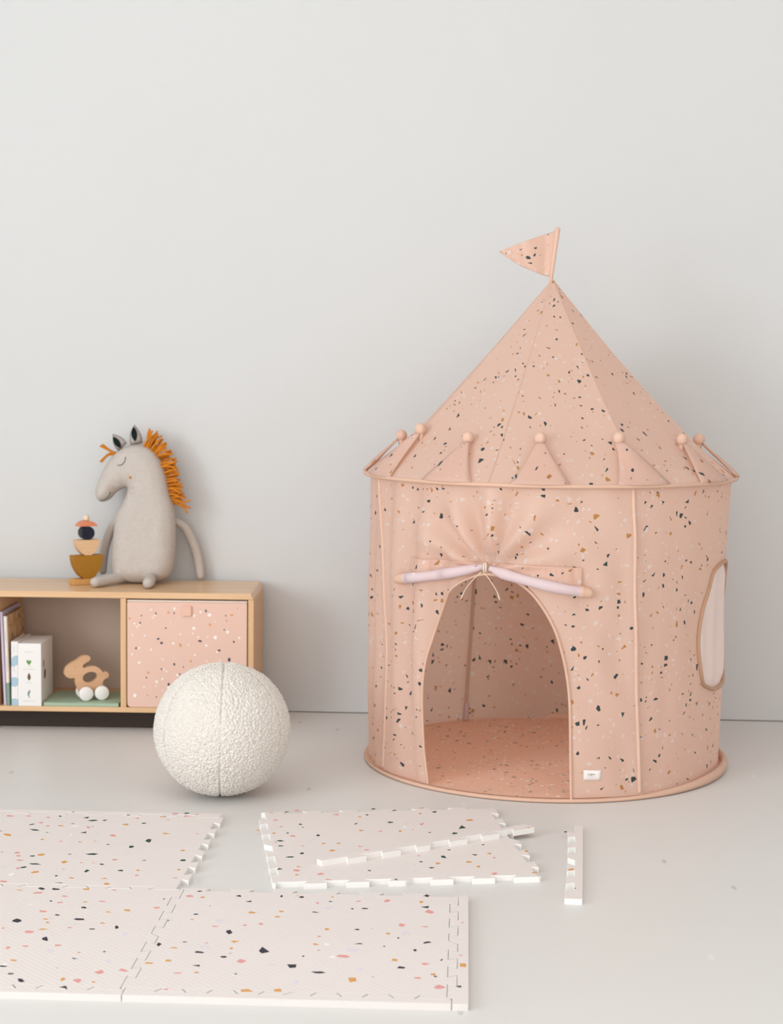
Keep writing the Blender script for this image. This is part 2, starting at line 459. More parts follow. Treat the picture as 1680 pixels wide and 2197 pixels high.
# outlines of the printed stone chips, in tenths of a millimetre on each surface
CHIPS = {
    'near_right': '''d -2579,2895 -2603,2853 -2557,2829 -2515,2850 -2503,2888
p -2721,2586 -2789,2531 -2740,2458 -2651,2472 -2639,2526
o -2386,2480 -2432,2499 -2458,2479 -2465,2437 -2426,2419 -2379,2433
d -1606,2546 -1642,2671 -1722,2601
d -1353,2302 -1458,2223 -1346,2211
o -2193,1867 -2169,1860 -2152,1882 -2169,1908 -2192,1894
o -1270,1583 -1302,1485 -1213,1458 -1151,1507
d -2409,1349 -2428,1283 -2340,1290 -2355,1341
o -2392,997 -2426,1003 -2438,966 -2407,943 -2375,972
d -2858,894 -2903,882 -2884,834
l -1789,1021 -1905,1005 -1856,823 -1723,892
p -1929,567 -1873,551 -1806,579 -1842,608 -1923,613
p -1269,755 -1325,704 -1283,667 -1247,667 -1242,736
d -1596,328 -1585,238 -1524,140 -1476,221 -1536,374
d -2853,-600 -2805,-676 -2772,-560 -2841,-478
d -2285,-399 -2348,-373 -2372,-416 -2316,-421
o -2467,-779 -2423,-764 -2432,-728 -2503,-714 -2556,-759
p -1919,-444 -1857,-453 -1889,-386
o -1355,-368 -1262,-265 -1416,-257
o -1362,-650 -1393,-681 -1384,-709 -1360,-743 -1337,-729 -1329,-677
p -1366,-994 -1328,-1003 -1315,-966 -1367,-966
d -2002,-912 -2025,-956 -2005,-996 -1892,-1007 -1864,-966 -1929,-927
d -1451,-1230 -1397,-1225 -1393,-1164 -1437,-1142 -1485,-1158 -1498,-1200
o -2849,-1667 -2765,-1671 -2739,-1623 -2842,-1589 -2887,-1633
o -2499,-1417 -2519,-1484 -2505,-1525 -2424,-1503 -2419,-1454
d -1842,-1659 -1961,-1699 -1826,-1748
p -1145,-1431 -1053,-1492 -983,-1378 -1100,-1293
o -1849,-2046 -1867,-2076 -1836,-2103 -1785,-2090 -1805,-2035
p -2242,-2151 -2138,-2151 -2111,-2102 -2176,-2099 -2235,-2117
d -1059,-2072 -1082,-2055 -1105,-2093 -1082,-2111 -1055,-2094
l -1796,-719 -1852,-587 -1992,-600 -1964,-713
p -2220,-2998 -2218,-2914 -2309,-2989
o -865,-2896 -834,-2985 -658,-2955 -756,-2853
d -713,2662 -733,2720 -753,2721 -758,2656 -754,2605 -723,2603
d -292,2692 -352,2642 -317,2584 -267,2587 -255,2655
p 77,2186 118,2265 42,2330
d 338,2346 366,2351 386,2388 337,2400 308,2381
o -578,1633 -619,1677 -667,1665 -673,1635 -652,1602 -605,1595
o -693,1240 -610,1271 -655,1326 -731,1298
p -931,758 -917,818 -960,867 -996,824 -995,770
d 16,1645 102,1614 162,1634 56,1679
o -421,2716 -382,2710 -388,2761
o 324,2676 389,2657 379,2733
p 993,2423 990,2463 949,2473 901,2444 922,2406
p 1533,2605 1500,2447 1576,2446 1621,2576
o 2281,2568 2257,2500 2278,2427 2315,2459 2340,2528
d 2358,2925 2413,2858 2455,2950 2390,3016
d 832,1969 828,1904 856,1885 874,1938
d 1073,1994 1049,1947 1102,1932 1164,1940 1172,1964 1137,1997
d 2305,2162 2436,2096 2459,2227
p 2572,1843 2459,1978 2401,1828 2523,1747
o 391,646 384,544 448,536 468,611
d 1067,572 1075,634 1026,648 983,593
p 1963,870 1994,986 1899,1047 1879,906
p 2346,897 2362,876 2423,856 2474,902 2446,924
p 1322,677 1331,655 1369,671 1348,691
p 330,150 295,172 267,142 275,104 302,93 325,104
o 1686,338 1725,450 1625,440
d 1876,185 1873,146 1908,121 1909,197
o 255,-383 336,-351 271,-290 222,-308
d 1142,-204 1037,-268 1208,-256
d 2430,-45 2413,-130 2556,-65 2504,-4
p 389,-668 373,-636 333,-660 355,-701
d 1657,-345 1632,-331 1619,-338 1623,-377 1654,-380
d -607,-832 -757,-601 -788,-807 -724,-918
d 2271,-477 2220,-500 2239,-592 2280,-581
d 112,-1030 96,-1002 80,-1009 74,-1043 87,-1064 112,-1063
p 752,-983 810,-1029 936,-1046 982,-981 914,-923 787,-924
o 1838,-1158 1915,-1176 1919,-1078 1847,-1051 1823,-1113
d 2788,-1084 2804,-973 2753,-1065
d -154,-1526 -93,-1683 0,-1656 -5,-1510
p 2407,-1300 2474,-1346 2550,-1263 2440,-1233
d 1986,-1458 1949,-1556 2066,-1565 2085,-1499
d 583,-1905 513,-1848 344,-1868 421,-1937 498,-1942
o 2586,-1820 2609,-1884 2678,-1867 2662,-1782
d 2659,-1973 2694,-1975 2714,-1938 2656,-1908
p 1519,-2015 1478,-2052 1515,-2083
p 2369,-2095 2406,-2042 2361,-2006 2291,-2032 2292,-2071
o 1175,-2133 1062,-2157 1103,-2340 1204,-2292
p 2814,-2435 2748,-2390 2688,-2479 2685,-2546 2774,-2567 2865,-2501
o -132,-2923 -143,-2840 -170,-2795 -252,-2832 -256,-2876 -228,-2932
l 927,-555 960,-692 1092,-687 1147,-573 1025,-537
l 264,1916 327,1831 420,1897 445,1998 361,2015 302,1976
l 1264,-1781 1283,-1634 1229,-1598 1172,-1746
l 125,-2553 154,-2386 85,-2331 41,-2469
l -431,-1629 -407,-1588 -457,-1493 -517,-1554 -533,-1615
l 2117,487 2027,581 1937,486 1996,339
w 447,-328 472,-366 541,-360 529,-279 463,-259
w 586,-1055 727,-1096 657,-979''',
    'near_left': '''o -556,2660 -445,2602 -407,2651
d 225,2778 268,2717 378,2734 358,2797 235,2830
o 1015,2872 922,2869 880,2843 945,2777 1013,2785
p 1593,2779 1614,2780 1625,2815 1601,2838 1550,2834 1537,2796
d 417,1899 426,1946 378,1983 374,1938
o 1153,1976 1110,1971 1089,1924 1125,1917 1185,1922
p 1535,1978 1564,2017 1467,2032 1422,1989 1485,1967
d 1137,1589 1159,1540 1241,1516 1240,1575 1188,1624
p 327,1307 359,1223 439,1208 487,1245 423,1308
d 807,1051 736,1090 704,1037 774,1007
o 1842,1283 1756,1357 1709,1309
o 2090,1437 2158,1404 2191,1417 2198,1480 2162,1508 2076,1502
p 2778,1661 2759,1732 2647,1693 2716,1617
d 1245,760 1369,776 1332,856 1203,861 1173,802
p 631,848 670,812 678,842
o 651,610 633,573 677,517 721,556
d 57,524 107,603 68,688 -16,734 -59,649 -49,575
o 1754,567 1857,599 1782,657
p 1230,298 1169,314 1155,276 1202,251 1228,249
o 609,85 788,149 655,186
d 1637,199 1724,217 1699,263 1617,242
d 2184,356 2138,460 2103,446 2127,314 2165,292
d 932,-537 929,-455 866,-313 813,-384 831,-469
p 284,-1065 328,-979 270,-922 239,-993
p 550,-845 531,-882 618,-912 643,-894 632,-836
p 1193,-828 1280,-786 1257,-749 1170,-743 1160,-786
o 1690,-1172 1734,-1179 1757,-1135 1704,-1128
d 2174,-1074 2193,-1097 2220,-1096 2231,-1083 2215,-1052 2200,-1041
d 1705,-1522 1766,-1497 1655,-1455
o 524,-1683 588,-1718 645,-1699 594,-1646 515,-1637
p 1495,-2014 1487,-2030 1498,-2052 1522,-2045 1510,-2015
d 755,-2364 672,-2361 675,-2412 723,-2426 767,-2397
p 2363,-2276 2431,-2204 2368,-2077 2265,-2201
p 2743,-1977 2695,-2051 2805,-2118 2874,-2084
d 1066,-2760 993,-2650 927,-2638 963,-2753 1017,-2801
o 1731,-2518 1718,-2631 1760,-2681 1799,-2580
p 1983,-2675 2074,-2744 2105,-2652 2056,-2564 1970,-2605
o 2345,-2674 2318,-2696 2346,-2737 2381,-2727 2386,-2689
d 1891,-2939 1796,-3008 1930,-3056
l 1151,-1205 1219,-1140 1170,-1020 1058,-1027 1077,-1148
l 2358,72 2329,-33 2368,-129 2438,-44
l 2384,-1523 2347,-1598 2414,-1687 2445,-1591
d 2748,2291 2757,2261 2778,2242 2784,2261 2786,2297 2767,2300
l 1173,530 1202,415 1288,528
l -154,1405 -208,1478 -294,1384
p 364,-16 406,-94 488,-102 530,-64 521,-4 407,30
o -1463,1636 -1433,1683 -1453,1739 -1513,1749 -1527,1719 -1502,1649
o -543,-799 -593,-763 -645,-822 -614,-891 -541,-891
p 626,2331 553,2332 562,2285 624,2250 678,2289
p -759,256 -765,322 -832,344 -873,295 -798,231
p -2413,1536 -2418,1507 -2368,1439 -2336,1436 -2342,1474 -2387,1528
p -2408,-741 -2485,-791 -2405,-847 -2341,-792
p 33,2444 72,2535 -53,2538 -113,2426
p -1805,-396 -1773,-453 -1687,-465 -1660,-384 -1724,-347
p 257,-2413 305,-2405 327,-2382 338,-2337 313,-2338 259,-2396
l -1590,-1965 -1630,-2074 -1573,-2086 -1507,-2021 -1495,-1948 -1534,-1931
d -884,-1813 -882,-1774 -938,-1707 -1012,-1701 -1018,-1784 -978,-1823
w -2306,-1088 -2366,-1087 -2373,-1115 -2326,-1160 -2283,-1130
d 37,2721 45,2793 -36,2847 -67,2841 -84,2784 1,2715
o -1419,-2004 -1310,-2016 -1273,-1966 -1342,-1899
p 573,1883 561,1843 595,1814 662,1864 640,1920
p -1206,-1457 -1261,-1481 -1246,-1508 -1186,-1516 -1158,-1477
d -692,477 -793,468 -805,392 -717,350 -622,376 -621,433
o -364,2 -374,51 -437,48 -438,-4 -408,-22
d -1373,1011 -1357,927 -1283,908 -1305,977
o -2572,-2620 -2647,-2548 -2662,-2616 -2596,-2685
d 453,-1974 402,-1978 398,-2019 470,-2039 525,-2029 528,-2003
w 348,-2055 475,-2035 501,-1884 395,-1921
o -104,156 -156,184 -149,124 -113,112
o 637,744 587,807 516,792 561,744
o -2311,-141 -2317,-167 -2289,-199 -2251,-199 -2252,-178 -2277,-150
w -1267,2639 -1342,2647 -1380,2597 -1357,2524 -1279,2529 -1249,2586
w -1995,1337 -1908,1328 -1850,1385 -1923,1396
p -1944,2421 -1946,2455 -1998,2477 -2022,2462 -2014,2419 -1983,2404
w -1783,-2234 -1814,-2230 -1835,-2251 -1829,-2280 -1801,-2286 -1779,-2268
p -820,728 -783,704 -758,727 -786,771 -813,767
w 43,-1537 80,-1450 3,-1412 -82,-1505 -53,-1559
p -2239,-983 -2319,-990 -2329,-1046 -2274,-1087 -2219,-1068 -2209,-1019
w 6,1659 68,1683 37,1726 0,1696''',
    'far_left': '''p -2382,2620 -2347,2576 -2239,2610 -2230,2648 -2350,2697 -2400,2687
p -1373,2609 -1352,2543 -1293,2535 -1271,2574 -1310,2625
p -1342,2007 -1330,2118 -1385,2145 -1430,2071
l -782,2204 -964,2216 -882,2143
o -873,1879 -884,1824 -766,1787 -775,1864
d -559,2088 -630,2044 -532,2033
d -309,2579 -325,2723 -434,2630
d -804,3179 -821,3180 -839,3150 -828,3121 -805,3112 -795,3144
d 163,2376 205,2438 182,2472 111,2452 127,2391
d 683,2973 646,2998 613,2987 609,2957 643,2928 678,2946
p 986,2640 940,2761 873,2659
o 817,2072 813,2139 738,2154 684,2095 700,2056 796,2022
d 1233,2211 1229,2264 1167,2278 1138,2232 1154,2181
o 1476,2836 1548,2845 1560,2897 1497,2918 1477,2888
d 1558,2898 1601,2878 1625,2901 1613,2928 1566,2921
p 1863,3170 1871,3273 1740,3255 1767,3135
p 2082,2924 2235,3016 2087,3068
d 2023,3289 2084,3206 2158,3276 2124,3325
o 2381,3211 2333,3203 2322,3163 2372,3151 2407,3149 2412,3200
p 1694,2569 1779,2576 1741,2642
d 32,1821 -35,1839 -56,1812
d -964,1205 -1029,1232 -1014,1178
d -58,1225 -73,1351 -188,1266
l 315,1192 325,1242 255,1280 197,1269 243,1185
p 570,1057 667,1001 723,1000 689,1134 603,1155
o 1863,1296 2000,1351 1867,1401 1824,1373
d 1636,799 1556,816 1534,652 1634,555 1652,639
o -1007,579 -979,543 -915,612 -989,650
p -523,465 -511,433 -430,457 -480,513
o 23,433 6,480 -51,487 -60,457 -36,419
p 291,549 303,537 337,533 358,555 343,576 318,580
d 721,310 664,315 660,278 730,259
d 1256,67 1308,67 1348,149 1290,229 1237,204
o -1616,-564 -1627,-500 -1692,-514
d 614,-503 495,-467 365,-541 434,-584 556,-590
p -1217,-785 -1224,-838 -1129,-857 -1126,-813 -1149,-766
p -1069,-1102 -1113,-1115 -1104,-1179 -1013,-1188 -979,-1138
o -65,-1231 15,-1313 71,-1188 -15,-1113
o 438,-1234 421,-1200 369,-1230 390,-1254 416,-1263
p 680,-1240 709,-1224 712,-1209 689,-1189 662,-1197 653,-1220
d -683,-1458 -497,-1447 -612,-1372 -752,-1385
p 1057,-944 1096,-980 1145,-973 1181,-901 1136,-889 1066,-898
d 1849,-926 1820,-899 1763,-945 1793,-970
d 941,-1305 880,-1272 854,-1287 856,-1328 899,-1357 931,-1351
o 2571,-123 2617,-60 2572,-17 2516,-31 2508,-89
d 2748,-868 2730,-795 2658,-802 2636,-874 2681,-916 2734,-906
p -952,-1724 -964,-1815 -900,-1843 -902,-1718
p 83,-1742 107,-1792 152,-1775 131,-1737
d 674,-1955 719,-1820 648,-1760 629,-1899
d 1410,-1802 1468,-1809 1476,-1774 1448,-1714 1401,-1721 1362,-1773
o 1766,-1716 1805,-1762 1846,-1754 1841,-1706 1828,-1671 1773,-1693
p 1821,-2081 1845,-2149 1896,-2105 1878,-2028
o 466,-2368 411,-2360 406,-2415 485,-2441 504,-2401
o 1257,-2412 1199,-2343 1110,-2415
d 44,-2252 75,-2322 112,-2271 73,-2227
d 160,-2767 300,-2793 334,-2752
o 1262,-2752 1312,-2838 1393,-2800 1315,-2688
o 2740,-1541 2697,-1536 2690,-1609 2734,-1636 2759,-1577
p 2746,-2174 2686,-2210 2728,-2232 2802,-2228 2778,-2189
p 2631,1404 2628,1371 2688,1365 2707,1388 2668,1422
l -1225,-1699 -1350,-1672 -1289,-1773
l 367,-1749 326,-1744 290,-1798 358,-1824
l 1248,-285 1321,-347 1353,-282
d -1596,1909 -1611,1874 -1591,1839 -1526,1893 -1512,1946 -1535,1960
p -1185,1769 -1110,1741 -1091,1825 -1149,1842
p -1317,-522 -1318,-602 -1254,-621 -1222,-598 -1223,-518 -1259,-498
w -2276,-1472 -2343,-1419 -2422,-1442 -2428,-1508 -2331,-1513
d -2493,-711 -2484,-637 -2530,-561 -2572,-579 -2559,-676
w -372,1856 -425,1879 -544,1837 -563,1807 -501,1777 -426,1797
d -2483,723 -2451,735 -2455,758 -2489,776 -2520,749
w -1157,1157 -1172,1101 -1128,1100 -1122,1126
o -2474,317 -2483,281 -2454,258 -2416,282 -2417,319 -2449,332
d -876,-1742 -812,-1743 -772,-1705 -775,-1630 -837,-1647 -879,-1708
w -940,-2133 -1003,-2288 -935,-2347 -906,-2219
d -2543,-892 -2460,-894 -2388,-858 -2335,-786 -2436,-778 -2497,-810
d -250,2370 -142,2323 -32,2388 -79,2442 -154,2437
d -1488,1459 -1373,1353 -1245,1358 -1330,1448
o -639,-601 -721,-625 -742,-699 -711,-749 -641,-753 -594,-666
o -407,-1956 -495,-1973 -541,-2070 -503,-2112 -402,-2065
d -1776,-975 -1769,-918 -1838,-825 -1838,-911
p -138,1724 -66,1669 -62,1724 -111,1807 -160,1831
d -1079,2716 -1030,2658 -1013,2676 -1031,2737 -1065,2776 -1088,2752
d -67,-608 -21,-612 13,-597 13,-563 -38,-571
p -1872,2727 -1918,2651 -1817,2624 -1780,2691
d -828,-838 -789,-794 -823,-753 -896,-776 -893,-826
o -1852,-1533 -1779,-1408 -1827,-1285 -1880,-1421
l -1714,-1082 -1697,-1065 -1707,-1024 -1746,-1021 -1755,-1066
o -1814,825 -1834,933 -1892,989 -2003,1011 -2002,954 -1916,854
d -2137,1262 -2168,1266 -2200,1253 -2213,1228 -2196,1218 -2144,1235
p -987,-2828 -906,-2830 -925,-2750 -1024,-2717 -1074,-2752
w -416,1114 -431,1071 -352,993 -332,1030 -383,1105''',
    'separate': '''p -1033,2596 -1059,2729 -1194,2663
p -2677,2218 -2603,2274 -2671,2335 -2729,2262
p -2529,1605 -2562,1691 -2616,1667 -2612,1610
p -1985,3161 -2046,3230 -2149,3167 -2065,3086
d -2289,3062 -2347,3087 -2386,3063 -2359,3020 -2296,3029
o -2760,2978 -2683,2966 -2731,3036 -2786,3005
d -2040,1791 -2071,1877 -2115,1844 -2119,1795 -2067,1773
d -306,2507 -271,2566 -325,2626 -343,2553
o -483,2419 -561,2434 -534,2339 -477,2355
d -82,3206 -135,3077 -15,3099
d 378,2917 431,2888 503,2953 452,2982
d 251,1820 190,1858 122,1824 162,1734 252,1771
d -730,1690 -664,1720 -660,1801 -715,1755
o 1111,2537 1072,2629 1015,2502
d 1462,2741 1404,2689 1427,2627 1460,2628 1499,2650 1511,2732
p 897,1559 944,1450 1040,1672
p 1229,3167 1121,3090 1186,3061 1255,3109
o 2179,1741 2316,1778 2270,1895 2143,1838
d 1826,1053 1991,1106 1934,1319
d 1608,567 1682,598 1702,674 1626,711 1574,614
d -2014,1548 -2033,1571 -2065,1553 -2074,1539 -2045,1514
o -2833,1061 -2806,1028 -2778,1019 -2754,1061 -2767,1101 -2815,1118
d -2432,1100 -2483,1073 -2488,1025 -2442,1021
p -2327,833 -2410,820 -2396,739 -2315,717 -2287,758
d -1719,702 -1686,783 -1734,862 -1777,741
o -619,1167 -667,1150 -689,1131 -662,1075 -616,1075 -567,1117
p -161,1046 -217,1008 -163,955 -111,996
o 291,892 345,900 355,1017 307,1021
p 684,1094 645,1084 636,1068 661,1037 684,1051
d 1001,793 1022,756 1054,749 1069,783 1053,811 1022,804
o -3218,1431 -3138,1297 -3149,1440
d -2772,395 -2688,328 -2601,360 -2677,439
d -2649,-83 -2652,-37 -2723,-9 -2751,-41 -2740,-83
o -2797,299 -2831,286 -2816,244 -2792,242 -2766,274
o -1630,93 -1689,92 -1710,55 -1667,2 -1617,38
o -1335,2 -1287,-8 -1249,27 -1294,79 -1338,65
p -2221,-112 -2173,-140 -2140,-105 -2153,-72 -2205,-85
d -2299,-749 -2260,-784 -2205,-747 -2213,-672 -2255,-661
o -1478,-591 -1441,-534 -1493,-505 -1542,-491 -1573,-580 -1507,-627
p -843,-221 -839,-329 -750,-290
p -723,-624 -681,-653 -643,-632 -643,-555 -709,-537 -745,-569
p -413,-839 -465,-790 -535,-843
d -2574,-954 -2646,-997 -2587,-1027 -2516,-1038 -2459,-1001 -2504,-951
d -2918,-1969 -2792,-1945 -2858,-1858
o -2428,-1735 -2450,-1811 -2338,-1777
p -2458,-2151 -2397,-2032 -2526,-2000 -2546,-2090
o -2523,-2370 -2538,-2401 -2505,-2446 -2468,-2425 -2457,-2393 -2478,-2359
p -1875,-2422 -1934,-2312 -2026,-2379 -2014,-2455
p -1742,-2889 -1831,-2780 -1888,-2835
d -857,-2258 -819,-2286 -797,-2255 -802,-2216 -840,-2215 -870,-2245
p 447,-1223 514,-1183 440,-1144
p 1403,-454 1489,-469 1466,-325
d 1261,-810 1301,-762 1284,-740 1223,-751 1229,-782
d 2139,-395 2113,-431 2135,-460 2167,-455 2183,-398
d 1081,-1423 1062,-1248 989,-1258 994,-1386
d 1856,-1218 1731,-1189 1801,-1295
o 2109,-1169 2172,-1219 2216,-1138 2172,-1102
p 2232,-1487 2193,-1467 2177,-1536 2222,-1560 2248,-1518
o 773,-1875 809,-1904 869,-1846 870,-1812 818,-1770 795,-1789
o 1506,-1843 1556,-1843 1613,-1831 1603,-1768 1567,-1725 1495,-1789
o 1692,-2133 1668,-2201 1707,-2252 1754,-2165 1737,-2115
d 446,-1718 490,-1687 451,-1632 406,-1651
d 569,-2136 594,-2210 685,-2171 642,-2125
p 2006,-2671 1907,-2749 1951,-2849 2042,-2734
d -303,-2929 -349,-2940 -314,-3015 -290,-3000
o 2954,-2728 2886,-2723 2833,-2765 2880,-2808 2963,-2777
o 3041,-1095 3089,-1119 3111,-1053 3106,-984 3048,-1011
d 805,-67 859,-29 800,28 723,-4 749,-66
l 669,1720 623,1810 548,1789 530,1695 592,1625
w 490,1380 435,1342 457,1244 499,1255 532,1288 513,1359
l 197,-2456 267,-2394 240,-2319 196,-2353 168,-2440''',
    'right_strip': '''p -1219,144 -1179,187 -1228,222 -1235,178
p 744,169 745,134 764,119 784,131 789,154 764,186
o 1230,248 1221,149 1372,149 1389,247
d 2472,128 2474,157 2418,164 2390,152 2412,98 2434,79''',
    'diagonal_strip': '''o 2882,-17 2891,17 2883,48 2848,28 2834,-20''',
    'lone_strip': '''o 730,39 838,-56 898,-20 851,61
d -2392,-107 -2404,-156 -2321,-171 -2302,-117
d 2235,146 2200,140 2223,115 2251,119 2258,136''',
    'bin': '''d -980,3040 -1005,3019 -1003,2985 -984,2966 -966,3009
d -1457,2916 -1426,2915 -1410,2933 -1439,2948 -1466,2930
d -1501,2702 -1475,2665 -1453,2710 -1481,2730
d -407,3048 -422,3040 -420,3001 -394,3003 -382,3027
d 575,3118 580,3080 597,3065 619,3084 620,3124 591,3141
d 1225,2936 1239,2940 1246,2974 1219,2986 1213,2967
d -655,2561 -687,2555 -692,2533 -669,2522 -642,2540
d 1185,2540 1159,2523 1161,2496 1191,2495 1194,2513
d -957,2192 -906,2166 -870,2207 -897,2228
d -837,2042 -779,2038 -767,2081 -807,2106 -842,2070
d 441,2168 384,2169 348,2136 431,2114 461,2132
d 1503,2117 1501,2156 1466,2163 1450,2135 1473,2108
d -1608,1857 -1585,1902 -1613,1929 -1639,1881
d 1032,1826 1054,1846 1044,1882 1002,1880 976,1863 990,1840
d 1343,1507 1372,1552 1357,1615 1305,1599 1306,1519
d -391,1429 -419,1427 -428,1382 -406,1358 -380,1371 -375,1397
d -798,1217 -779,1220 -779,1242 -802,1254 -829,1250 -825,1226
d -129,1298 -105,1290 -94,1307 -111,1328 -130,1321
d -252,1072 -243,1052 -207,1066 -209,1096 -233,1101
d -1301,949 -1278,937 -1262,951 -1266,973 -1284,979 -1312,967
d -609,721 -577,714 -541,761 -570,793 -603,777
d -949,354 -969,364 -985,345 -977,324 -958,320
o -558,3024 -561,3060 -612,3062 -622,3038 -598,3012
o 1362,2987 1399,2956 1461,2976 1427,3014
o 1280,2808 1261,2825 1236,2824 1222,2807 1229,2791 1260,2784
o 695,2670 714,2625 755,2658 748,2690 702,2702
o -1778,2833 -1786,2854 -1821,2862 -1835,2834 -1823,2809 -1800,2806
o -237,1994 -202,1958 -174,1976 -180,2024 -206,2051 -231,2039
o 147,1512 116,1530 93,1512 99,1481 125,1464 152,1490
o -1190,1116 -1206,1141 -1236,1139 -1255,1109 -1239,1095 -1203,1086
o -1242,409 -1267,402 -1268,375 -1241,360 -1224,385
o 1605,3220 1559,3215 1564,3197 1610,3198
w -385,3131 -360,3182 -414,3198 -428,3139
w -1158,3120 -1152,3105 -1123,3105 -1112,3116 -1119,3143 -1151,3139
w -1035,2958 -1037,2925 -996,2913 -980,2940 -1009,2970
w -1103,2857 -1057,2859 -1069,2897 -1119,2877
w 445,3096 406,3095 401,3051 435,3036 454,3056
w 226,2910 260,2949 247,2976 207,2967 195,2930
w 753,2996 708,3026 667,2995 656,2960 708,2935 752,2956
w -1688,2668 -1649,2654 -1616,2672 -1650,2694 -1683,2685
w -1532,2616 -1491,2611 -1474,2641 -1521,2660
w -1609,2580 -1593,2556 -1554,2563 -1547,2580 -1582,2591
w 194,2588 173,2548 212,2500 264,2536 249,2574
w 168,2374 186,2364 205,2380 192,2408 169,2405
w 1242,2432 1296,2397 1321,2427 1311,2474 1264,2486
w -1699,2327 -1734,2332 -1741,2298 -1708,2283
w -1355,2277 -1326,2278 -1316,2306 -1341,2325 -1361,2302
w 349,2241 373,2250 374,2283 341,2286 322,2267
w 649,2265 670,2272 678,2284 657,2301 632,2293 627,2279
w 923,2308 871,2310 845,2258 892,2210 937,2240
w 1649,2230 1690,2246 1656,2293 1611,2261
w -185,2346 -191,2366 -215,2369 -229,2353 -218,2331 -195,2327
w -436,2017 -402,2049 -408,2081 -449,2085 -463,2037
w 24,2015 58,2002 66,2047 28,2038
w 644,2009 619,2037 586,2034 577,1995 587,1973 626,1980
w -1518,1876 -1482,1890 -1495,1921 -1524,1922 -1538,1899
w -1152,1872 -1155,1832 -1137,1813 -1116,1833 -1121,1862 -1137,1886
w 244,1727 224,1699 242,1668 281,1675 277,1714
w 979,1807 940,1828 915,1792 963,1773
w -1734,1672 -1709,1698 -1731,1718 -1765,1715 -1765,1691
l -763,1519 -732,1535 -736,1568 -802,1576 -817,1534
l 559,1508 605,1476 650,1494 641,1534 592,1535
w 1044,1504 1066,1519 1055,1545 1024,1547 1019,1515
w -1488,1410 -1478,1445 -1509,1468 -1537,1457 -1546,1425 -1522,1403
w 323,1241 372,1252 378,1304 323,1314 292,1294
w -729,1248 -756,1232 -723,1194 -699,1212
w -659,1136 -632,1137 -626,1174 -654,1192 -672,1170
w -333,1042 -314,1022 -274,1020 -261,1056 -292,1075 -322,1080
w -998,845 -978,791 -922,812 -944,867
w -811,919 -793,885 -749,911 -751,937 -794,947
w -1383,651 -1358,634 -1336,646 -1349,672 -1377,671
w -619,679 -624,647 -586,623 -554,655 -574,682
w -967,684 -977,707 -996,700 -1004,677 -979,660
w -1689,352 -1657,320 -1616,350 -1605,390 -1643,427 -1688,410
l -764,531 -752,576 -800,579 -799,538
l -524,2670 -497,2685 -506,2709 -546,2697
l 892,2749 909,2753 916,2776 893,2790 871,2785 867,2763
w 22,698 37,660 78,669 82,717 42,731
d 339,447 292,476 270,439 307,408
o 801,534 832,563 822,597 796,607 771,576
w 1203,916 1215,966 1166,977 1144,930
d 524,940 563,921 579,940 559,981 532,968
w -160,333 -197,360 -229,346 -229,297 -178,291''',
}

CHIP_KEYS = 'doplw'
def chip_faces(name, place):
    """printed chips as hair-thin inlays: vertices, faces, colour slots"""
    V, F, K = [], [], []
    for line in CHIPS[name].split('\n'):
        w_ = line.split()
        pts = [tuple(int(v)/1e4 for v in q.split(',')) for q in w_[1:]]
        a_ = sum(pts[i][0]*pts[(i+1) % len(pts)][1] - pts[(i+1) % len(pts)][0]*pts[i][1] for i in range(len(pts)))
        if a_ < 0: pts = pts[::-1]
        mx, my = sum(p[0] for p in pts)/len(pts), sum(p[1] for p in pts)/len(pts)
        pts = [(mx + (p[0]-mx)*1.22, my + (p[1]-my)*1.22) for p in pts]
        F.append(tuple(range(len(V), len(V)+len(pts))))
        V += [place(p) for p in pts]
        K.append(CHIP_KEYS.index(w_[0]))
    return V, F, K
def ink(name, c): return plain(name, c, .6, .2)
INK_NEAR = [ink('navy_print', rgb(56, 52, 64)), ink('ochre_print', rgb(221, 160, 92)), ink('pink_print', rgb(228, 160, 154)), ink('lilac_print', rgb(226, 218, 224)), ink('white_print', rgb(247, 244, 241))]
INK_FAR = [ink('green_print', rgb(48, 74, 70))] + INK_NEAR[1:]

# ------------------------------------------------------------------ the room
WALL_Y = 5.575
LX, RX, CZ = -5.0, 3.4, 4.2
box_obj('floor', (LX - .2, RX + .2, -3.5, WALL_Y + .15, -.12, 0), M['floor'], bev=0, kind='structure')
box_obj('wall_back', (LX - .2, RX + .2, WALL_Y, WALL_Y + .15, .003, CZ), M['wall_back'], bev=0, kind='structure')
mb = MB()
wy0, wy1, wz0, wz1 = -3.05, 1.05, .5, 3.3
for b in ((LX-.2, LX, -3.5, wy0, 0, CZ), (LX-.2, LX, wy1, WALL_Y, 0, CZ), (LX-.2, LX, wy0, wy1, 0, wz0), (LX-.2, LX, wy0, wy1, wz1, CZ)):
    mb.add(*box(*b))
mb.obj('wall_left', M['wall'], smooth=False, kind='structure')
kx0, kx1, ky0, ky1 = -2.9, 1.7, .1, 3.9
mb = MB()
for b in ((LX-.2, kx0, -3.5, WALL_Y+.15, CZ, CZ+.12), (kx1, RX+.2, -3.5, WALL_Y+.15, CZ, CZ+.12), (kx0, kx1, -3.5, ky0, CZ, CZ+.12), (kx0, kx1, ky1, WALL_Y+.15, CZ, CZ+.12)):
    mb.add(*box(*b))
mb.obj('ceiling', M['wall'], smooth=False, kind='structure')
mb = MB()
for b in ((kx0, kx0+.06, ky0, ky1, CZ+.03, CZ+.1), (kx1-.06, kx1, ky0, ky1, CZ+.03, CZ+.1), (kx0, kx1, ky0, ky0+.06, CZ+.03, CZ+.1), (kx0, kx1, ky1-.06, ky1, CZ+.03, CZ+.1)):
    mb.add(*box(*b))
mb.obj('window_3', M['white_frame'], smooth=False, kind='structure')
mb = MB()
